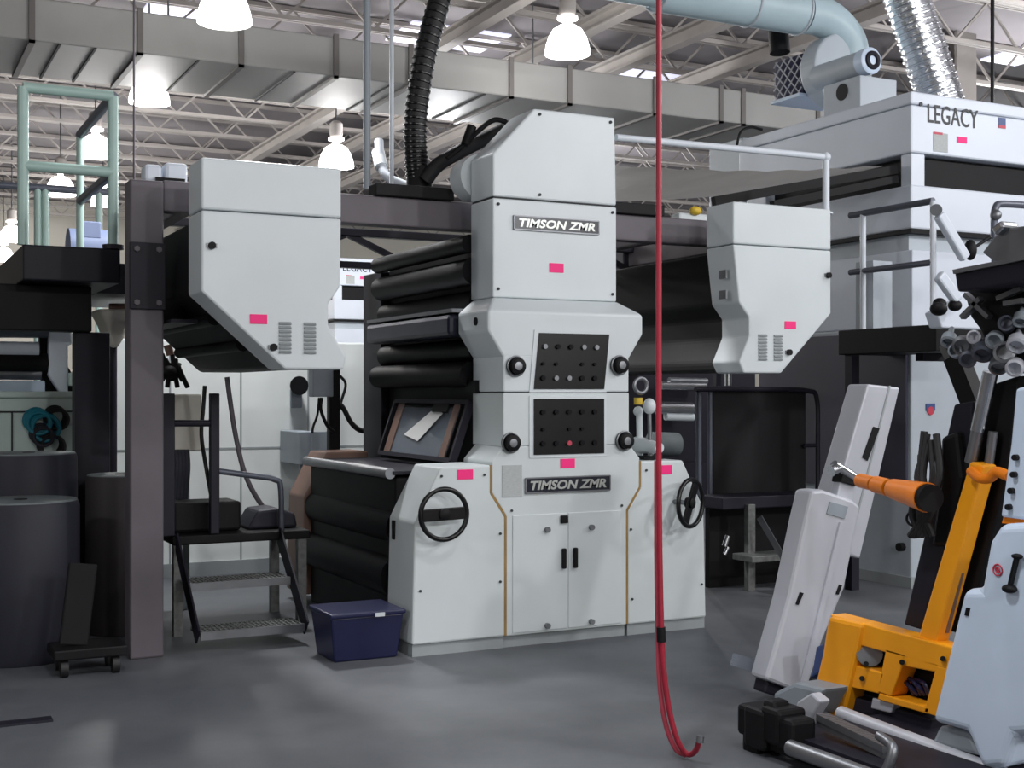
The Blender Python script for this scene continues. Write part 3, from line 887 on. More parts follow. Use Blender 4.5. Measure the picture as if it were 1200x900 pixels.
# ================================================================== CATWALK beside the oven
CX = 7.12
cn, cf = PX(1097, 380, CX), PX(982, 390, CX)
ZD = cn.z
t = thing('catwalk', 'black catwalk with grey pipe railing beside the white oven', 'catwalk', (CX, cn.y, 0))
MB().box(CX, OX - .01, cn.y, cf.y, ZD - .20, ZD).build('deck', 'black', t, bevel=.008)
MB().box(OX - .25, OX + .02, cn.y + .4, cn.y + .48, ZD - .26, ZD - .2).build('wall_bracket', 'steeldark', t)
pn, pf = PX(1090, 235, CX), PX(1008, 250, CX)
zt = pn.z; zm = PX(1092, 307, CX).z
MB().tube([V((CX + .03, pn.y, zt)), V((CX + .03, pf.y + .15, zt))], .026, 12).build('top_rail', 'railgrey', t, smooth=True)
MB().tube([V((CX + .03, pn.y, zm)), V((CX + .03, pf.y + .15, zm))], .024, 12).build('mid_rail', 'railgrey', t, smooth=True)
for y in (pn.y, pf.y):
    MB().tube([V((CX + .03, y, ZD)), V((CX + .03, y, zt))], .024, 12).build('rail_post', 'railwhite', t, smooth=True)
for y in (cf.y - .1,):
    MB().bar((CX + .06, y, 0), (CX + .06, y, ZD - .2), .08, .08).build('leg', 'steeldark', t)
MB().bar(PX(1108, 402, CX - .05), PX(1150, 488, CX - .4), .08, .08).build('diagonal_brace', 'black', t)
MB().box(CX + .1, CX + .3, cf.y - .3, cf.y - .1, ZD, ZD + .55).build('kick_plate', 'ovenfan', t)
# rail at the right edge
t = thing('pipe_rail', 'grey pipe rail with rounded corner at the right edge', 'rail', PY(1166, 305, 6.6))
MB().tube(smooth_path([PY(1166, 310, 6.6), PY(1165, 262, 6.6), PY(1167, 243, 6.6), PY(1178, 239, 6.6), PY(1230, 243, 6.6)], 5), .026, 12).build('rail', 'railgrey', t, smooth=True)
MB().ball(PY(1167, 252, 6.58), .04).build('clamp', 'dull', t, smooth=True)
# white swing arms
t = thing('swing_strut', 'white tilted arm with black joint above the catwalk end', 'arm', PY(1140, 308, 6.4))
MB().bar(PY(1100, 251, 6.4), PY(1131, 303, 6.4), .075, .06, up=(0, 1, 0)).build('arm', 'oven', t, bevel=.015)
MB().cyl(PY(1097, 246, 6.45), PY(1097, 246, 6.35), .04, n=16).build('hinge', 'dull', t, smooth=True)
MB().ball(PY(1137, 293, 6.4), .055, (.8, .8, 1.3)).build('knob', 'black', t, smooth=True)
MB().cyl(PY(1142, 290, 6.4), PY(1160, 278, 6.4), .012, n=8).build('pin', 'black', t)
t = thing('swing_strut', 'lower white arm with two black knobs at the catwalk end', 'arm', PY(1115, 360, 6.4))
MB().bar(PY(1100, 322, 6.4), PY(1122, 352, 6.4), .08, .06, up=(0, 1, 0)).build('arm', 'oven', t, bevel=.015)
MB().ball(PY(1101, 356, 6.4), .045, (1.1, 1, .9)).build('knob', 'black', t, smooth=True)
MB().ball(PY(1119, 358, 6.4), .045, (1.1, 1, .9)).build('knob', 'black', t, smooth=True)
MB().pxy([(1098, 366), (1128, 350), (1160, 370), (1158, 386), (1104, 384)], 6.5, .12).build('bracket_cover', 'oven', t, bevel=.01)

# ================================================================== RIGHT of the tower: guard, step, small fittings
t = thing('curtain_guard', 'black curtain guard with pipe frame below the right hood', 'guard', PY(895, 640, 8.7))
MB().pxy([(836, 459), (944, 459), (944, 604), (836, 604)], 8.72, .03).build('curtain', 'curtain', t)
MB().tube(smooth_path([PY(815, 456, 8.68), PY(900, 456, 8.68), PY(946, 458, 8.68), PY(957, 468, 8.68), PY(958, 520, 8.68), PY(958, 640, 8.68)], 5), .022, 12).build('pipe_frame', 'steeldark', t, smooth=True)
MB().cyl(PY(942, 522, 8.68), PY(958, 522, 8.68), .018, n=10).build('cross_bar', 'steeldark', t)
for u in (819, 832):
    q = PY(u, 456, 8.75)
    MB().cyl((q.x, 8.75, 0), (q.x, 8.75, q.z), .024, n=12).build('post', 'railgrey', t, smooth=True)
q = PY(950, 600, 8.75)
MB().cyl((q.x, 8.75, 0), (q.x, 8.75, q.z + .05), .024, n=12).build('post', 'steeldark', t, smooth=True)
t = thing('step_unit', 'dark steel step with light support post right of the press base', 'steps', (5.9, 8.35, 0))
p0, p1 = PY(834, 600, 8.5), PY(962, 600, 8.5)
MB().box(p0.x, p1.x, 8.35, 8.68, .66, .76).build('top_step', 'steeldark', t, bevel=.01)
MB().box(p0.x + .1, p1.x, 8.1, 8.36, .26, .31).build('tread', 'grating', t, bevel=.006)
q = PY(879, 640, 8.32)
MB().box(q.x - .03, q.x + .04, 8.30, 8.36, 0, .70).build('post', 'grating', t, bevel=.005)
MB().bar(PY(890, 606, 8.2), PY(934, 682, 7.9), .012, .05, up=(0, 0, 1)).build('stringer', 'dull', t)
MB().box(p0.x + .05, p1.x, 8.6, 8.66, .0, .66).build('riser', 'black', t)
MB().cyl(PY(853, 628, 8.2), PY(849, 640, 8.2), .022, n=10).cyl(PY(853, 641, 8.2), PY(849, 650, 8.2), .016, n=10).build('bright_fitting', 'chrome', t, smooth=True)
t = thing('lubricator', 'white cone cup on pipes beside the lower right adjusting knob', 'fitting', PX(755, 535, 4.70))
xk = 4.72
MB().cyl(PX(747, 521, xk), PX(773, 525, xk), .058, .035, n=24).build('cone_cup', 'white', t, smooth=True)
MB().cyl(PX(750, 534, xk), PX(749, 480, xk), .022, n=14).build('upright_pipe', 'white', t, smooth=True)
MB().cyl(PX(762, 534, xk), PX(761, 482, xk), .014, n=12).build('thin_pipe', 'dull', t, smooth=True)
MB().ball(PX(748, 482, xk), .035).build('valve_body', 'white', t, smooth=True)
MB().ball(PX(761, 476, xk), .045, (1, 1, 1.2)).build('valve_body', 'white', t, smooth=True)
MB().cyl(PX(748, 474, xk), PX(748, 466, xk), .03, n=14).build('cap', 'yellow', t, smooth=True)
MB().torus(PX(751, 452, xk), (0, 1, 0), .05, .014, n=24, k=8).build('handle_ring', 'dull', t, smooth=True)
MB().box(*(lambda p: (p.x - .05, p.x + .1, p.y - .05, p.y + .05, 1.152, p.z))(PX(758, 534, xk))).build('base_block', 'black', t)
# machinery in the distance between tower and right hood
t = thing('distant_machine', 'far machine with bright rollers seen between tower and right hood', 'machine', PY(790, 560, 16))
MB().pxy([(742, 432), (885, 432), (885, 580), (742, 580)], 16.6, .8).build('frame', 'steeldark', t)
for u, v, r, m_, l in ((790, 478, .10, 'chrome', 20), (800, 452, .07, 'chrome', 26), (796, 488, .06, 'white', 16), (806, 446, .05, 'dull', 22), (778, 520, .18, 'core', 15)):
    MB().cyl(PY(u - l, v, 16.2), PY(u + l, v + 1, 16.2), r, n=20).build('roller', m_, t, smooth=True)
MB().box(*(lambda a_, b_: (a_.x, b_.x, 16.0, 16.6, 0, a_.z))(PY(745, 545, 16), PY(836, 545, 16))).build('base', 'steeldark', t)
MB().cyl(PY(853, 452, 9.9), PY(853, 436, 9.9), .035, n=14).build('bright_end', 'chrome', t, smooth=True)

# ================================================================== LEFT: access platform, steps, gate
t = thing('access_platform', 'dark steel step platform with grating treads beside the left post', 'steps', (2.2, 8.3, 0))
for z, y in ((.10, 7.86), (.36, 8.16)):
    tr = MB().box(1.86, 2.52, y, y + .26, z, z + .012).build('tread', 'grating', t)
    mb = MB()
    for i in range(22): mb.box(1.87 + i * .03, 1.878 + i * .03, y + .005, y + .255, z + .012, z + .03)
    for i in range(5): mb.box(1.86, 2.52, y + .01 + i * .058, y + .016 + i * .058, z + .012, z + .03)
    mb.build('grating_bars', 'grating', tr)
    MB().box(1.86, 2.52, y - .012, y, z - .02, z + .03).build('nosing', 'dull', tr)
for x in (1.845, 2.535):
    MB().bar((x, 7.86, .10), (x, 8.46, .64), .012, .12).build('stringer', 'steeldark', t)
MB().box(1.82, 2.75, 8.44, 9.2, .60, .66).build('platform_deck', 'black', t, bevel=.01)
for x in (1.86, 2.70):
    for y in (8.46, 9.1): MB().box(x - .03, x + .03, y, y + .06, 0, .60).build('leg', 'grating', t)
for u, w_, v0 in ((195, .10, 461), (251, .06, 461)):
    q = PY(u, v0, 8.5)
    MB().box(q.x - w_ / 2, q.x + w_ / 2, 8.47, 8.53, .66, q.z).build('gate_post', 'steeldark', t, bevel=.006)
MB().cyl(PY(198, 496, 8.5), PY(251, 496, 8.5), .022, n=12).build('gate_bar', 'steeldark', t)
MB().tube(smooth_path([PY(255, 552, 8.5), PY(300, 558, 8.5), PY(322, 562, 8.5), PY(329, 574, 8.5), PY(330, 648, 8.5)], 5), .02, 10).build('hand_rail', 'railgrey', t, smooth=True)
tag(MB().box(1.86, 2.32, 8.62, 8.95, .662, .86).build('tool_chest', 'black', org=(2.06, 8.78, .662), bevel=.02), 'flat black chest on the step platform beside the post', 'chest')
t = thing('cloth_bundle', 'grey topped dark bundle lying right of the flat black chest', 'bundle', (2.52, 8.75, .662))
MB().xz([(2.36, .662), (2.72, .662), (2.70, .76), (2.58, .80), (2.44, .79)], 8.62, 8.95).build('bundle', 'wrap', t, bevel=.02)

# black bin by the press base
t = thing('storage_bin', 'dark blue plastic bin on the floor by the press base', 'bin', (2.7, 7.35, 0))
mb = MB()
mb.hull([(2.50, 7.22, 0), (2.90, 7.22, 0), (2.90, 7.55, 0), (2.50, 7.55, 0)], [(2.47, 7.19, .27), (2.93, 7.19, .27), (2.93, 7.58, .27), (2.47, 7.58, .27)])
mb.build('bin_body', 'binblue', t, bevel=.012)
MB().box(2.46, 2.94, 7.175, 7.595, .265, .295).build('bin_rim', 'binblue', t, bevel=.01)
MB().box(2.74, 2.80, 7.170, 7.18, .262, .285).build('small_label', 'white', t)

# white enclosure behind
EY = 11.2
xa, xb_ = PY(122, 460, EY).x, PY(600, 460, EY).x
t = thing('white_enclosure', 'long white panelled enclosure behind the press under the left hood', 'enclosure', ((xa + xb_) / 2, EY + .5, 0))
e = MB().box(xa, xb_, EY, EY + 1.2, 0, 2.06).build('body', 'enclosure', t, bevel=.015)
x = xa + .55
while x < xb_:
    MB().box(x - .008, x + .008, EY - .004, EY + .01, .1, 2.0).build('panel_seam', 'plinth', t); x += .62
MB().box(xa, xb_, EY - .004, EY + .01, 1.10, 1.115).build('panel_seam', 'plinth', t)
MB().box(xa, xb_, EY - .02, EY, 0, .12).build('plinth', 'plinth', t)
t = thing('signal_horn', 'black round horn on the white enclosure', 'horn', PY(348, 455, EY - .05))
q = PY(348, 452, EY - .06)
MB().lathe([(.03, 0), (.05, .04), (.085, .12), (.085, .13), (.02, .13)], (q.x, EY - .001, q.z), (0, -1, 0)).build('horn', 'black', t, smooth=True)
MB().box(q.x - .05, q.x + .06, EY - .03, EY - .001, q.z - .20, q.z - .03).build('mounting_plate', 'greybox', t, bevel=.01)
t = thing('electrical_box', 'grey electrical box on the white enclosure beside the black conduit', 'electrical box', PY(368, 545, 10.6))
a_, b_ = PY(351, 506, 10.6), PY(388, 544, 10.6)
MB().box(a_.x, b_.x - .12, 10.6, EY - .024, b_.z, a_.z).build('box_body', 'greybox', t, bevel=.01)
MB().box(a_.x + .1, b_.x + .02, 10.585, 10.6, b_.z, a_.z).build('cover', 'greybox', t, bevel=.005)
MB().cyl((a_.x + .12, 10.9, 0), (a_.x + .12, 10.9, b_.z), .03, n=12).build('conduit', 'greybox', t, smooth=True)
t = thing('conduit_stand', 'black upright conduit with grey switch box under the left hood', 'conduit', PY(390, 700, 9.75))
q = PY(391, 536, 9.75); q2 = PY(389, 432, 9.75)
MB().box(q.x - .045, q.x + .045, 9.72, 9.79, 0, q2.z).build('upright', 'black', t, bevel=.005)
a_, b_ = PY(365, 437, 9.66), PY(389, 465, 9.66)
MB().box(a_.x, b_.x, 9.62, 9.74, b_.z, a_.z + .04).build('switch_box', 'greybox', t, bevel=.01)
MB().tube(smooth_path([PY(377, 466, 9.65), PY(376, 480, 9.65), PY(383, 498, 9.65), PY(391, 506, 9.68)], 5), .014, 8).tube(smooth_path([PY(374, 466, 9.65), PY(372, 486, 9.65), PY(367, 500, 9.65), PY(366, 508, 9.65)], 5), .010, 8).build('lead', 'black', t, smooth=True)
t = thing('power_cable', 'thick black cable drooping from the conduit to the press', 'cable', PY(420, 505, 9.9))
MB().tube(smooth_path([PY(393, 470, 9.9), PY(402, 478, 9.9), PY(412, 496, 9.9), PY(425, 505, 9.9), PY(440, 500, 9.9), PY(452, 480, 9.9), PY(456, 455, 9.9)], 6), .022, 10).build('cable', 'rubber', t, smooth=True)
MB().tube(smooth_path([PY(396, 438, 9.9), PY(405, 450, 9.9), PY(400, 470, 9.9), PY(396, 485, 9.9)], 6), .012, 8).build('thin_cable', 'rubber', t, smooth=True)
tag(MB().tube(smooth_path([PY(266, 442, 9.0), PY(269, 465, 9.0), PY(276, 510, 9.0), PY(286, 552, 9.0), PY(300, 582, 9.0), PY(316, 602, 9.0), PY(328, 606, 9.0)], 6), .018, 10).build('hanging_cable', 'steel', org=PY(266, 442, 9.0), smooth=True), 'grey cable hanging from left hood in front of the white enclosure', 'cable')
tag(MB().tube(smooth_path([PY(240, 452, 8.7), PY(238, 480, 8.7), PY(236, 510, 8.7), PY(241, 545, 8.6), PY(249, 590, 8.58)], 6), .014, 10).build('hanging_cable', 'rubber', org=PY(240, 452, 8.7), smooth=True), 'black cable hanging beside the thin gate post', 'cable')
t = thing('junction_box', 'beige grey box with dark hoses between the two gate posts', 'box', PY(222, 530, 9.4))
a_, b_ = PY(204, 462, 9.4), PY(236, 528, 9.4)
MB().box(a_.x, b_.x, 9.4, 9.6, b_.z, a_.z).build('box_body', 'wall', t, bevel=.01)
MB().box(a_.x + .08, a_.x + .13, 9.48, 9.53, 0, b_.z).build('stand_post', 'core', t)
mb = MB()
for i in range(4):
    u = 207 + i * 4
    mb.tube(smooth_path([PY(u, 527, 9.38), PY(u + 1, 550, 9.36), PY(u - 2, 585, 9.38)], 5), .02, 8)
mb.build('hose_bundle', 'wrap', t, smooth=True)
t = thing('wiring_cluster', 'dark wiring cluster hanging at the left end under the left hood', 'wiring', PY(200, 440, 9.35))
mb = MB()
for i in range(6):
    mb.tube(smooth_path([PY(190 + i * 4, 415 + (i % 3) * 6, 9.4), PY(195 + i * 3, 432, 9.38), PY(190 + i * 6, 446 + (i % 2) * 8, 9.4)], 4), .018, 8)
mb.ball(PY(197, 436, 9.4), .07, (1, 1, .8))
mb.build('wiring', 'black', t, smooth=True)
MB().cyl(PY(196, 404, 9.4), PY(200, 416, 9.4), .03, n=12).build('connector', 'brown', t, smooth=True)

# mezzanine with pale green railing, upper left
MY = 8.9
za, zb = PY(85, 289, MY).z, PY(85, 330, MY).z
xl, xr = PY(27, 300, MY).x, PY(141, 300, MY).x
t = thing('mezzanine', 'dark mezzanine deck with pale green pipe railing at the left', 'mezzanine', ((xl + xr) / 2, MY, 0))
MB().box(xl, xr, MY, MY + 2.6, zb, za).build('deck', 'ink', t, bevel=.01)
MB().box(xl - 1.2, 1.43, MY + .3, MY + .5, PY(85, 386, MY).z, zb - .005).build('under_beam', 'black', t, bevel=.01)
MB().box(xl - 1.2, xr, MY + 2.2, MY + 2.4, PY(85, 350, MY).z, zb - .005).build('under_beam', 'black', t, bevel=.01)
a_, b_ = PY(88, 400, MY + .35).x, PY(129, 400, MY + .35).x
MB().box(a_, b_, MY + .35, MY + .5, 0, PY(85, 386, MY).z).build('column', 'steeldark', t, bevel=.008)
MB().box(xl - 1.15, xl - .95, MY + .32, MY + .48, 0, PY(85, 386, MY).z).build('column', 'steeldark', t, bevel=.008)
MB().box(xr, 1.95, MY + .95, MY + 2.6, zb, za - .005).build('deck', 'ink', t)
zr1, zr2 = PY(85, 106, MY).z, PY(85, 197, MY).z
xp0, xp1 = PY(28, 200, MY).x, PY(134, 200, MY).x
for x, r in ((xp0, .036), (xp1, .034)):
    MB().tube([V((x, MY + .05, za)), V((x, MY + .05, zr1))], r, 12).build('rail_post', 'railgreen', t, smooth=True)
for z in (zr1, zr2):
    MB().tube([V((xp0, MY + .05, z)), V((xp1, MY + .05, z))], .036, 12).build('rail', 'railgreen', t, smooth=True)
    MB().tube([V((xp1, MY + .05, z)), V((xp1, MY + 1.5, z))], .034, 12).build('return_rail', 'railgrey', t, smooth=True)
MB().tube([V((xp1, MY + 1.5, za)), V((xp1, MY + 1.5, zr1))], .03, 12).build('rail_post', 'railgreen', t, smooth=True)
MB().cyl((xp1, MY + .05, za), (xp1, MY + .05, za + .03), .07, n=16).build('post_flange', 'steeldark', t)
q = PY(75, 288, MY + 1.9)
t = thing('deck_motor', 'blue grey motor standing on the dark mezzanine deck', 'motor', (PY(106, 280, MY + 2.2).x, MY + 2.2, za))
x = PY(106, 280, MY + 2.2).x; MY += .55
MB().box(x - .14, x + .16, MY + 1.45, MY + 1.85, za, za + .06).build('foot', 'black', t)
MB().cyl((x - .18, MY + 1.65, za + .22), (x + .18, MY + 1.65, za + .22), .17, n=28).build('motor_body', 'motorblue', t, smooth=True)
MB().box(x - .08, x + .06, MY + 1.5, MY + 1.7, za + .30, za + .44).build('terminal_box', 'motorblue', t, bevel=.01)
MY -= .55
t = thing('back_railing', 'thin grey pipe railing behind the mezzanine at the left edge', 'railing', PY(60, 300, 13))
z1 = PY(60, 221, 13).z
pa, pb = PY(-30, 221, 13), PY(140, 221, 13)
MB().tube([V((pa.x, 13, z1)), V((pb.x, 13, z1))], .036, 12).build('rail', 'railgrey', t, smooth=True)
for u in (44, 53, 116):
    q = PY(u, 300, 13)
    MB().tube([V((q.x, 13, 0)), V((q.x, 13, z1))], .034, 12).build('rail_post', 'railgreen', t, smooth=True)
t = thing('equipment_box', 'white equipment boxes on the frame beam left of the left hood', 'box', PY(195, 213, 8.1))
zt = 2.892
for u0, u1, h_ in ((168, 188, .11), (192, 218, .13)):
    a_, b_ = PY(u0, 205, 8.05), PY(u1, 205, 8.05)
    MB().box(a_.x, b_.x, 8.0, 8.14, zt, zt + h_).build('box', 'oven', t, bevel=.02)
MB().box(PY(180, 205, 8.05).x, PY(214, 205, 8.05).x, 7.98, 8.0, zt, zt + .03).build('rail', 'black', t)

# big wrapped rolls on the floor at the left edge
for u, v, D, rp, m_, l in ((24, 586, 7.75, 66, 'wrap', 'dark wrapped paper roll standing nearest at the left edge'),
                           (34, 531, 8.55, 54, 'wrap', 'dark grey roll standing behind at the left edge under the pale cabinet'),
                           (142, 556, 8.6, 40, 'wrapbrown', 'brownish wrapped roll standing behind the grey post')):
    p = PD(u, v, D); r = rp * D / F
    t = thing('paper_roll', l, 'paper roll', (p.x, p.y, 0), 'wrapped rolls at the left edge')
    MB().lathe([(r * .97, .0), (r, .02), (r, p.z - .03), (r * .97, p.z - .004), (.01, p.z - .004)], (p.x, p.y, 0), n=48).build('wrapped_side', m_, t, smooth=True)
    MB().lathe([(.045, p.z - .004), (r * .96, p.z - .004), (r * .95, p.z + .004), (.05, p.z + .004)], (p.x, p.y, 0), n=48).build('roll_end', 'core', t, smooth=True)
    MB().cyl((p.x, p.y, p.z - .002), (p.x, p.y, p.z + .008), .04, n=20).build('core_plug', 'black', t)
t = thing('hand_truck', 'black low trolley on the floor between the wrapped rolls', 'trolley', (PY(105, 720, 7.5).x, 7.6, 0))
xx = PY(108, 720, 7.6).x
MB().box(xx - .22, xx + .18, 7.5, 7.8, .10, .16).build('platform', 'black', t, bevel=.01)
MB().bar((xx - .1, 7.62, .16), (xx - .04, 7.66, .62), .16, .03, up=(0, 1, 0)).build('handle_plate', 'black', t, bevel=.01)
for dx in (-.16, .12):
    for y in (7.55, 7.75):
        MB().cyl((xx + dx - .02, y, .05), (xx + dx + .02, y, .05), .05, n=18).build('wheel', 'rubber', t, smooth=True)

# pale cabinet and feeder machine behind the rolls
CY = 10.6
xa, xb_ = PY(-60, 460, CY).x, PY(100, 460, CY).x
t = thing('pale_cabinet', 'pale green cabinet behind the wrapped rolls at the left edge', 'cabinet', (xb_ - .4, CY + .4, 0))
zc_ = PY(50, 466, CY).z
MB().box(xa, xb_, CY, CY + .8, 0, zc_).build('body', 'palegreen', t, bevel=.012)
MB().box(xa, xb_ + .01, CY - .02, CY + .82, zc_, zc_ + .05).build('top', 'palegreen', t, bevel=.01)
MB().box(xa, xb_, CY - .012, CY, PY(50, 482, CY).z - .008, PY(50, 482, CY).z + .004).build('door_gap', 'groove', t)
MB().box(PY(14, 500, CY).x - .006, PY(14, 500, CY).x + .006, CY - .008, CY + .002, .2, PY(50, 482, CY).z).build('door_gap', 'groove', t)
MB().box(PY(73, 500, CY).x, xb_ - .05, CY - .02, CY, PY(50, 496, CY).z - .02, PY(50, 496, CY).z).build('door_rail', 'ovenfan', t)
t = thing('hose_coil', 'teal and dark hose coils hanging on the pale green cabinet', 'hoses', PY(52, 525, CY - .06))
for (u, v, R, m_) in ((42, 492, .085, 'teal'), (50, 498, .10, 'teal'), (64, 488, .075, 'rubber'), (47, 508, .07, 'wrap'), (58, 520, .085, 'rubber')):
    q = PY(u, v, CY - .05)
    mb = MB()
    for k in range(3): mb.torus(q + V((.01 * k, -.02 * k, -.012 * k)), (.1 * k, 1, .1), R, .016, n=26, k=8)
    mb.build('coil', m_, t, smooth=True)
t = thing('feeder_machine', 'white framed feeder with rollers beyond the pale green cabinet', 'machine', (PY(40, 460, 11.6).x, 11.8, 0))
FY = 11.6
lp = lambda u, v: PY(u, v, FY)
MB().pxy([(58, 368), (84, 368), (85, 404), (80, 404), (80, 462), (97, 476), (97, 482), (84, 480), (57, 440)], FY, .12).build('side_frame', 'oven', t, bevel=.02)
q = lp(70, 470); MB().box(q.x - .1, q.x + .14, FY, FY + 1.0, 0, q.z).build('leg', 'oven', t)
for v, r, m_, u1 in ((385, .075, 'railgrey', 56), (409, .07, 'oven', 45), (437, .055, 'dull', 48), (425, .09, 'black', 56)):
    MB().cyl(PY(-40, v, FY + .1), PY(u1, v + 1, FY + .1), r, n=22).build('roller', m_, t, smooth=True)
MB().box(PY(-40, 452, FY).x, lp(52, 452).x, FY - .05, FY + .4, lp(20, 462).z, lp(20, 446).z).build('delivery_tray', 'machwhite', t, bevel=.01)
MB().pxy([(-40, 364), (57, 366), (57, 376), (-40, 374)], FY + .1, .1).build('top_plate', 'wall', t)
MB().pxy([(46, 392), (58, 392), (97, 460), (80, 464), (50, 464)], FY + .13, .1).build('diagonal_plate', 'black', t)
MB().box(lp(80, 440).x, lp(96, 440).x, FY - .08, FY + .2, lp(90, 452).z, lp(90, 437).z).build('guide_block', 'palegreen', t, bevel=.01)
t = thing('beige_chute', 'beige curved chute between dark column and grey post', 'chute', PY(134, 400, 10.3))
MB().pxy([(114, 362), (152, 362), (152, 372), (146, 395), (138, 408), (132, 404), (124, 380)], 10.3, .4).build('chute', 'wall', t, bevel=.02)
q = PY(134, 402, 10.45)
MB().cyl((q.x, 10.5, 0), (q.x, 10.5, q.z), .03, n=12).build('stand_post', 'steeldark', t)
MB().cyl(PY(128, 360, 10.35), PY(150, 360, 10.35), .03, n=12).build('rim', 'brown', t, smooth=True)
tag(MB().box(*(lambda a_, b_: (a_.x, b_.x, a_.y - .05, a_.y + .03, 0, .012))(PZ(-20, 852, 0), PZ(60, 842, 0))).build('floor_strip', 'steeldark', org=PZ(20, 848, 0)), 'dark flat strip lying on the floor at the lower left edge', 'strip')

# red air hose in front of the press
t = thing('air_hose', 'red air hose hanging from the roof and looping on the floor', 'hose', PZ(806, 888, 0))
HD = PZ(806, 888, .012); hd = 1.588 * F / (888 - 460)
dp = lambda u, v, d=0: PD(u, v, hd + d)
path = [dp(772, -420), dp(772, 0), dp(772, 300), dp(772, 540), dp(773, 640)] + smooth_path([dp(774, 700), dp(776, 760), dp(780, 805), dp(787, 845), dp(796, 872), dp(806, 884), dp(815, 880, -.05), dp(820, 866, -.1)], 5)
MB().tube(path, .0125, 12).build('hose', 'red', t, smooth=True)
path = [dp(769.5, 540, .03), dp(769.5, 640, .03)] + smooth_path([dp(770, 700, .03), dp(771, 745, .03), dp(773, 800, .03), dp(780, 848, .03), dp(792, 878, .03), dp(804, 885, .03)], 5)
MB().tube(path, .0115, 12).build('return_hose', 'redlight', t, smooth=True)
MB().cyl(dp(774.5, 735), dp(775, 752), .02, n=14).build('coupling', 'black', t, smooth=True)
MB().cyl(dp(820, 870, -.1), dp(821, 862, -.1), .017, n=14).build('end_fitting', 'dull', t, smooth=True)

# ================================================================== FOREGROUND MACHINE at the right
XO = 4.15
t = thing('stacking_machine', 'orange framed machine with leaning white columns and black base at lower right', 'machine', (4.2, 4.3, 0))
# base
bs = MB().box(3.55, 4.75, 2.6, 4.60, .03, .10).build('base', 'black', t, bevel=.015)
MB().box(3.60, 4.70, 2.6, 4.5, .10, .115).build('base_plate', 'steeldark', bs)
MB().box(4.24, 4.75, 4.6, 5.36, .03, .09).build('base_extension', 'black', bs, bevel=.01)
for x, y in ((3.66, 4.45), (4.6, 4.45), (3.66, 2.8), (4.6, 2.8)):
    MB().lathe([(.05, 0), (.05, .015), (.02, .02), (.02, .04)], (x, y, 0)).build('levelling_foot', 'dull', bs)
MB().cyl(PX(926, 876, 3.53), PX(1060, 925, 3.53), .034, n=18).build('side_bar', 'dull', t, smooth=True)
MB().cyl(PX(985, 836, 4.02), PX(1200, 918, 4.02), .034, n=18).build('slide_bar', 'alum', t, smooth=True)
r0, r1 = PX(962, 846, 3.72), PX(1040, 884, 3.72)
MB().bar(r0, r1, .05, .03).build('rack_bar', 'dull', t)
mb = MB()
for i in range(26):
    p = r0.lerp(r1, (i + .5) / 26)
    mb.box(p.x - .03, p.x + .03, p.y - .012, p.y + .004, p.z + .01, p.z + .04)
mb.build('rack_teeth', 'dull', t)
MB().tube(smooth_path([PX(1030, 862, 3.65), PX(1046, 876, 3.62), PX(1040, 900, 3.6), PX(1030, 915, 3.6)], 5), .02, 10).build('cable_loop', 'dull', t, smooth=True)
mb = MB()
for u, v, s in ((884, 842, .07), (898, 850, .09), (915, 848, .08), (890, 868, .07), (930, 858, .07), (908, 832, .05)):
    p = PX(u, v, 3.6); mb.box(p.x - s, p.x + s, p.y - s, p.y + s * .6, p.z - s, p.z + s)
mb.build('end_block', 'black', t, bevel=.02)
MB().pxx([(905, 812), (930, 800), (965, 808), (950, 838), (925, 845), (908, 832)], 4.0, .2).build('foot_casting', 'greybox', t, bevel=.02)
MB().pxx([(934, 822), (950, 812), (962, 822), (946, 850), (926, 852)], 3.8, .06).build('foot_bracket', 'alum', t, bevel=.01)
# orange frame
MB().pxx([(970, 722), (1010, 731), (1008, 745), (984, 853), (944, 845), (963, 765), (966, 745)], XO, .12).build('orange_leg', 'orange', t, bevel=.02)
of = MB()
of.pxx([(972, 720), (1120, 760), (1114, 786), (1000, 754)], XO + .02, .10)
of.pxx([(1038, 760), (1062, 767), (1044, 816), (1028, 811)], XO + .02, .10)
of.pxx([(1097, 780), (1116, 784), (1098, 840), (1082, 835)], XO + .02, .10)
of.pxx([(996, 778), (1036, 789), (1029, 813), (986, 803)], XO + .02, .10)
of.pxx([(1030, 812), (1090, 830), (1087, 837), (1028, 820)], XO + .02, .10)
of.pxx([(1058, 768), (1100, 778), (1098, 788), (1056, 780)], XO + .02, .10)
of.build('orange_frame', 'orange', t, bevel=.006)
MB().pxx([(1000, 750), (1110, 778), (1092, 838), (990, 806)], XO + .13, .02).build('back_plate', 'black', t)
mb = MB()
for i in range(5):
    mb.tube(smooth_path([PX(1050 + i * 5, 788 + i * 2, XO + .1), PX(1062 + i * 5, 800 + (i % 2) * 5, XO + .08), PX(1072 + i * 4, 814, XO + .1)], 5), .010, 8)
mb.build('blue_hoses', 'binblue', t, smooth=True)
MB().cyl(PX(1019, 766, XO + .12), PX(1019, 766, XO + .05), .06, n=20).build('gear_end', 'dull', t, smooth=True)
for u, v in ((1015, 778), (1057, 776), (1105, 772), (1010, 795)):
    MB().cyl(PX(u, v, XO), PX(u, v, XO + .03), .012, n=10).build('frame_bolt', 'black', t)
MB().pxx([(985, 812), (1090, 842), (1090, 862), (984, 832)], XO + .06, .2).build('cross_slide', 'steeldark', t, bevel=.008)
MB().pxx([(1022, 818), (1048, 824), (1044, 836), (1020, 830)], XO + .04, .05).build('slide_block', 'alum', t, bevel=.006)
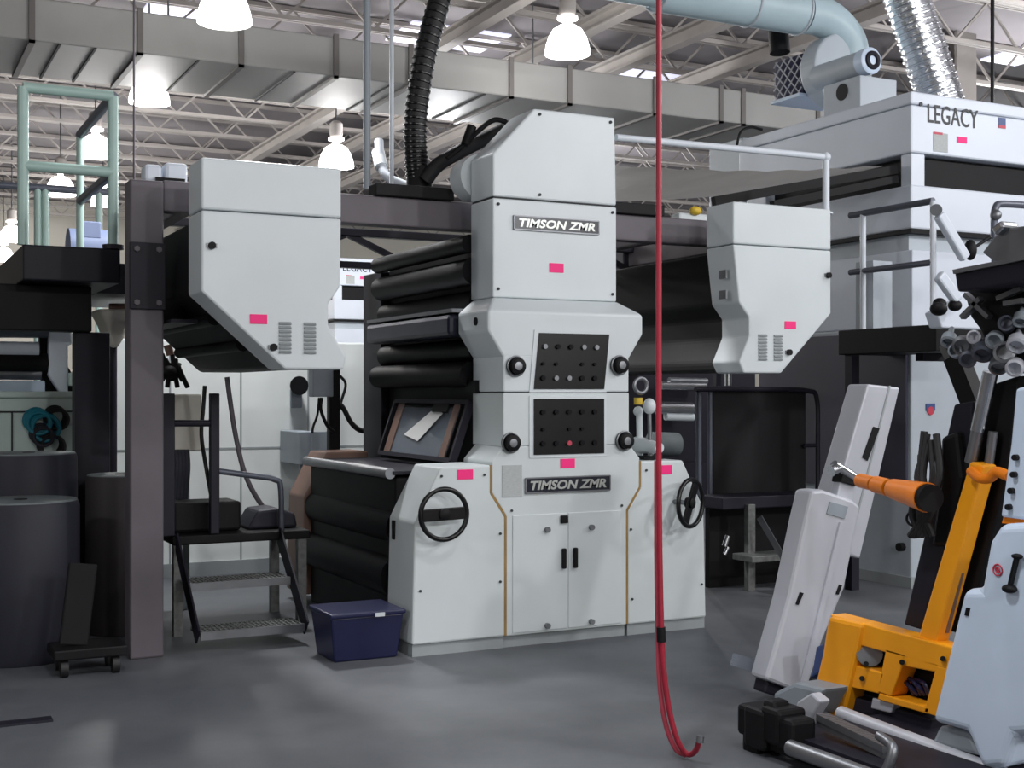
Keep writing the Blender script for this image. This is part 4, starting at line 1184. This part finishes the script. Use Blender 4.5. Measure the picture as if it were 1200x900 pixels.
# orange mast, clamp and black rails
MB().pxx([(1136, 541), (1153, 545), (1093, 768), (1071, 762)], XO + .05, .08).build('orange_mast', 'orange', t, bevel=.01)
mb = MB().tube(smooth_path([PX(1138, 552, XO + .03), PX(1148, 560, XO), PX(1160, 560, XO), PX(1168, 553, XO), PX(1182, 558, XO)], 5), .022, 12)
mb.build('clamp_arm', 'amber', t, smooth=True)
MB().pxx([(1118, 474), (1140, 470), (1134, 545), (1079, 738), (1059, 732)], XO + .14, .10).build('mast_rail', 'steeldark', t, bevel=.008)
MB().pxx([(1158, 452), (1194, 440), (1180, 560), (1132, 745), (1106, 738)], XO + .16, .10).build('mast_rail', 'black', t, bevel=.008)
MB().cyl(PX(1161, 436, XO + .1), PX(1146, 505, XO + .1), .032, n=16).build('bright_rod', 'chrome', t, smooth=True)
MB().cyl(PX(1146, 505, XO + .1), PX(1138, 542, XO + .1), .028, n=16).build('rod_sleeve', 'dull', t, smooth=True)
MB().cyl(PX(1164, 506, XO + .12), PX(1158, 550, XO + .12), .02, n=12).build('guide_rod', 'dull', t, smooth=True)
MB().cyl(PX(1136, 600, XO + .12), PX(1104, 742, XO + .12), .016, n=12).build('guide_rod', 'dull', t, smooth=True)
MB().cyl(PX(1126, 670, XO + .10), PX(1108, 740, XO + .10), .016, n=12).build('guide_rod', 'brown', t, smooth=True)
# leaning white columns
YC = 5.34
MB().pxy([(1017, 450), (1055, 454), (1008, 655), (962, 640)], YC, .16).build('upper_column', 'alum', t, bevel=.012)
MB().pxy([(1024, 500), (1031, 502), (1017, 540), (1011, 536)], YC - .006, .01).build('column_slot', 'black', t)
MB().pxy([(1042, 452), (1044, 452), (994, 650), (992, 650)], YC - .004, .01).build('column_crease', 'plinth', t)
lc = MB().pxy([(952, 575), (965, 574), (1000, 586), (1009, 594), (990, 690), (964, 752), (944, 815), (898, 797), (925, 700), (944, 610)], YC - .14, .14).build('lower_column', 'alum', t, bevel=.018)
MB().pxy([(973, 588), (994, 594), (990, 608), (969, 602)], YC - .146, .01).build('grey_label', 'greybox', lc)
MB().pxy([(985, 592 + 20), (990, 614), (946, 800), (940, 799)], YC - .152, .014).build('column_rib', 'alum', lc)
MB().pxy([(984, 685), (987, 686), (983, 697), (980, 696)], YC - .146, .01).build('key_hole', 'black', lc)
MB().pxy([(938, 694), (942, 695), (936, 709), (933, 708)], YC - .146, .01).build('key_hole', 'black', lc)
MB().pxy([(986, 560), (1004, 566), (998, 592), (980, 586)], YC - .10, .06).build('column_joint', 'alum', t, bevel=.006)
MB().cyl(PY(977, 545, YC - .10), PY(1006, 563, YC - .10), .028, n=14).cyl(PY(974, 552, YC - .10), PY(984, 548, YC - .10), .03, n=12).build('chrome_clamp', 'chrome', t, smooth=True)
MB().pxy([(988, 556), (1008, 563), (1004, 570), (986, 565)], YC - .12, .08).build('clamp_block', 'black', t, bevel=.005)
MB().pxy([(900, 795), (944, 812), (938, 826), (896, 812)], YC - .10, .10).build('column_shoe', 'steeldark', t, bevel=.01)
MB().pxy([(862, 766), (905, 778), (902, 794), (858, 780)], YC + .05, .02).build('clear_flap', 'clear', t)
MB().pxx([(956, 758), (972, 750), (966, 785), (950, 795)], XO + .16, .06).build('blue_connector', 'emblem', t, bevel=.01)
# orange nozzle arm with cables
na, nb = PX(1008, 563, XO + .1), PX(1086, 583, XO - .05)
ax = (nb - na)
MB().cyl(na, na + ax * .22, .034, n=20).cyl(na + ax * .26, na + ax * .46, .04, n=20).build('nozzle_ring', 'amber', t, smooth=True)
MB().cyl(na + ax * .2, na + ax * .6, .028, n=18).build('nozzle_core', 'black', t, smooth=True)
MB().cyl(na + ax * .52, nb, .046, .066, n=24).build('nozzle_cone', 'amber', t, smooth=True)
MB().cyl(nb - ax * .02, nb + ax * .06, .060, n=24).build('nozzle_mouth', 'black', t, smooth=True)
mb = MB()
random.seed(8)
for i in range(12):
    u0 = 1078 + random.random() * 22
    mb.tube(smooth_path([PX(u0, 505 + random.random() * 30, XO + .05), PX(u0 + random.uniform(-10, 8), 560, XO + .02), PX(u0 + random.uniform(-14, 6), 600, XO), PX(u0 + random.uniform(-18, 2), 628, XO + .02)], 5), .016, 8)
mb.build('cable_cluster', 'rubber', t, smooth=True)
MB().pxx([(1102, 512), (1122, 505), (1128, 560), (1112, 640), (1090, 640), (1100, 570)], XO + .1, .14).build('cable_box', 'black', t, bevel=.02)
MB().torus(PX(1070, 608, XO), (1, .4, 0), .03, .006, n=22, k=6).build('cable_ring', 'black', t, smooth=True)
# white cover with rounded top, handle and mark
XW = 3.98
wc = MB().pxx([(1170, 614), (1215, 612), (1222, 690), (1222, 860), (1188, 862), (1176, 900), (1150, 902), (1132, 858), (1090, 846), (1128, 690), (1148, 690), (1158, 634)], XW, .34).build('white_cover', 'machwhite', t, bevel=.035, seg=4)
MB().pxx([(1100, 850), (1136, 858), (1150, 888), (1090, 872)], XW + .04, .3).build('lower_guard', 'greybox', t, bevel=.02)
p, q = PX(1192, 652, XW - .02), PX(1183, 690, XW - .02)
MB().bar(p, q, .012, .02, up=(1, 0, 0)).ball(q, .025, (1, 1.3, .7)).ball(p, .018, (1, 1.4, .6)).build('pull_handle', 'black', wc, smooth=True)
p = PX(1169, 668, XW - .003)
MB().torus(p, (1, 0, 0), .022, .003, n=26, k=6).torus(p, (1, 0, 0), .010, .003, n=18, k=6).bar(p + V((0, -.018, -.012)), p + V((0, .018, .012)), .004, .005, up=(1, 0, 0)).build('red_round_mark', 'emblemred', wc, smooth=True)
MB().pxx([(1132, 712), (1136, 713), (1134, 722), (1130, 721)], XW - .006, .01).build('small_catch', 'black', wc)
# control panel with a row of knobs
cp = MB().pxx([(1190, 455), (1222, 450), (1222, 612), (1172, 606), (1184, 520)], XW + .04, .16).build('control_panel', 'machwhite', t, bevel=.012)
for u, v in ((1192, 536), (1190, 556), (1187, 575), (1184, 594)):
    p = PX(u, v, XW + .04)
    MB().cyl(p, p + V((-.022, -.004, 0)), .012, n=16).build('knob', 'black', cp, smooth=True)
MB().pxx([(1176, 606), (1210, 609), (1210, 616), (1174, 613)], XW + .06, .12).build('orange_gasket', 'amber', t)
# feed table and gripper works on top
MB().pxx([(1118, 318), (1222, 298), (1222, 326), (1122, 342)], XO - .1, .5).build('feed_table', 'steeldark', t, bevel=.008)
MB().pxx([(1116, 316), (1222, 295), (1222, 300), (1117, 321)], XO - .12, .54).build('table_edge', 'dull', t)
MB().pxx([(1150, 296), (1172, 268), (1222, 262), (1222, 300), (1166, 308)], XO + .1, .08).build('side_plate', 'dull', t, bevel=.01)
MB().pxx([(1160, 268), (1172, 258), (1176, 266), (1166, 276)], XO + .06, .1).build('bright_corner', 'chrome', t, bevel=.01)
MB().pxx([(1128, 342), (1222, 326), (1222, 440), (1180, 436), (1160, 420), (1148, 388), (1136, 372)], XO + .1, .3).build('gripper_body', 'black', t, bevel=.02)
for i, (u, v, r) in enumerate(((1112, 398, .045), (1128, 404, .055), (1142, 396, .04), (1152, 412, .06), (1166, 398, .05), (1178, 414, .06), (1192, 402, .055), (1135, 420, .05), (1120, 412, .04), (1170, 428, .05), (1190, 430, .05), (1180, 380, .045), (1196, 374, .04))):
    p = PX(u, v, XO + .06)
    MB().lathe([(r * .25, -.08), (r * .3, -.03), (r * .7, -.02), (r * .75, .02), (r * .55, .025), (r * .5, -.005), (r * .1, -.01)], p, (-.8, -.5, .5 * (i % 3 - 1) - .3)).build('suction_cup', ('greybox', 'dull', 'alum', 'railgrey')[i % 4], t, smooth=True)
mb = MB()
for (a_, b_) in (((1132, 345), (1160, 372)), ((1170, 350), (1198, 338)), ((1178, 356), (1200, 352)), ((1128, 372), (1150, 350))):
    mb.bar(PX(*a_, XO + .05), PX(*b_, XO + .05), .03, .02)
mb.build('gripper_finger', 'dull', t)
MB().bar(PX(1120, 418, XO + .3), PX(1152, 500, XO + .3), .07, .09).build('support_strut', 'black', t)
for u, v in ((1100, 362), (1150, 478)):
    p = PX(u, v, XO + .28)
    MB().ball(p, .04, (1, 1, .8)).build('joint', 'black', t, smooth=True)

# ================================================================== CAMERA and view
cam = bpy.data.cameras.new('camera'); cam.sensor_width = 36; cam.lens = F * 36 / 1200; cam.shift_y = 10 / 1200
cam.clip_end = 200
co = bpy.data.objects.new('camera', cam); COL.objects.link(co)
co.location = (0, 0, EYE); co.rotation_euler = (PI / 2, 0, -TH)
SC.camera = co
vs = SC.view_settings
SC.display_settings.display_device = 'sRGB'
vs.view_transform = 'Standard'; vs.look = 'None'; vs.gamma = 1.0; vs.use_curve_mapping = False
vs.exposure = 0.0
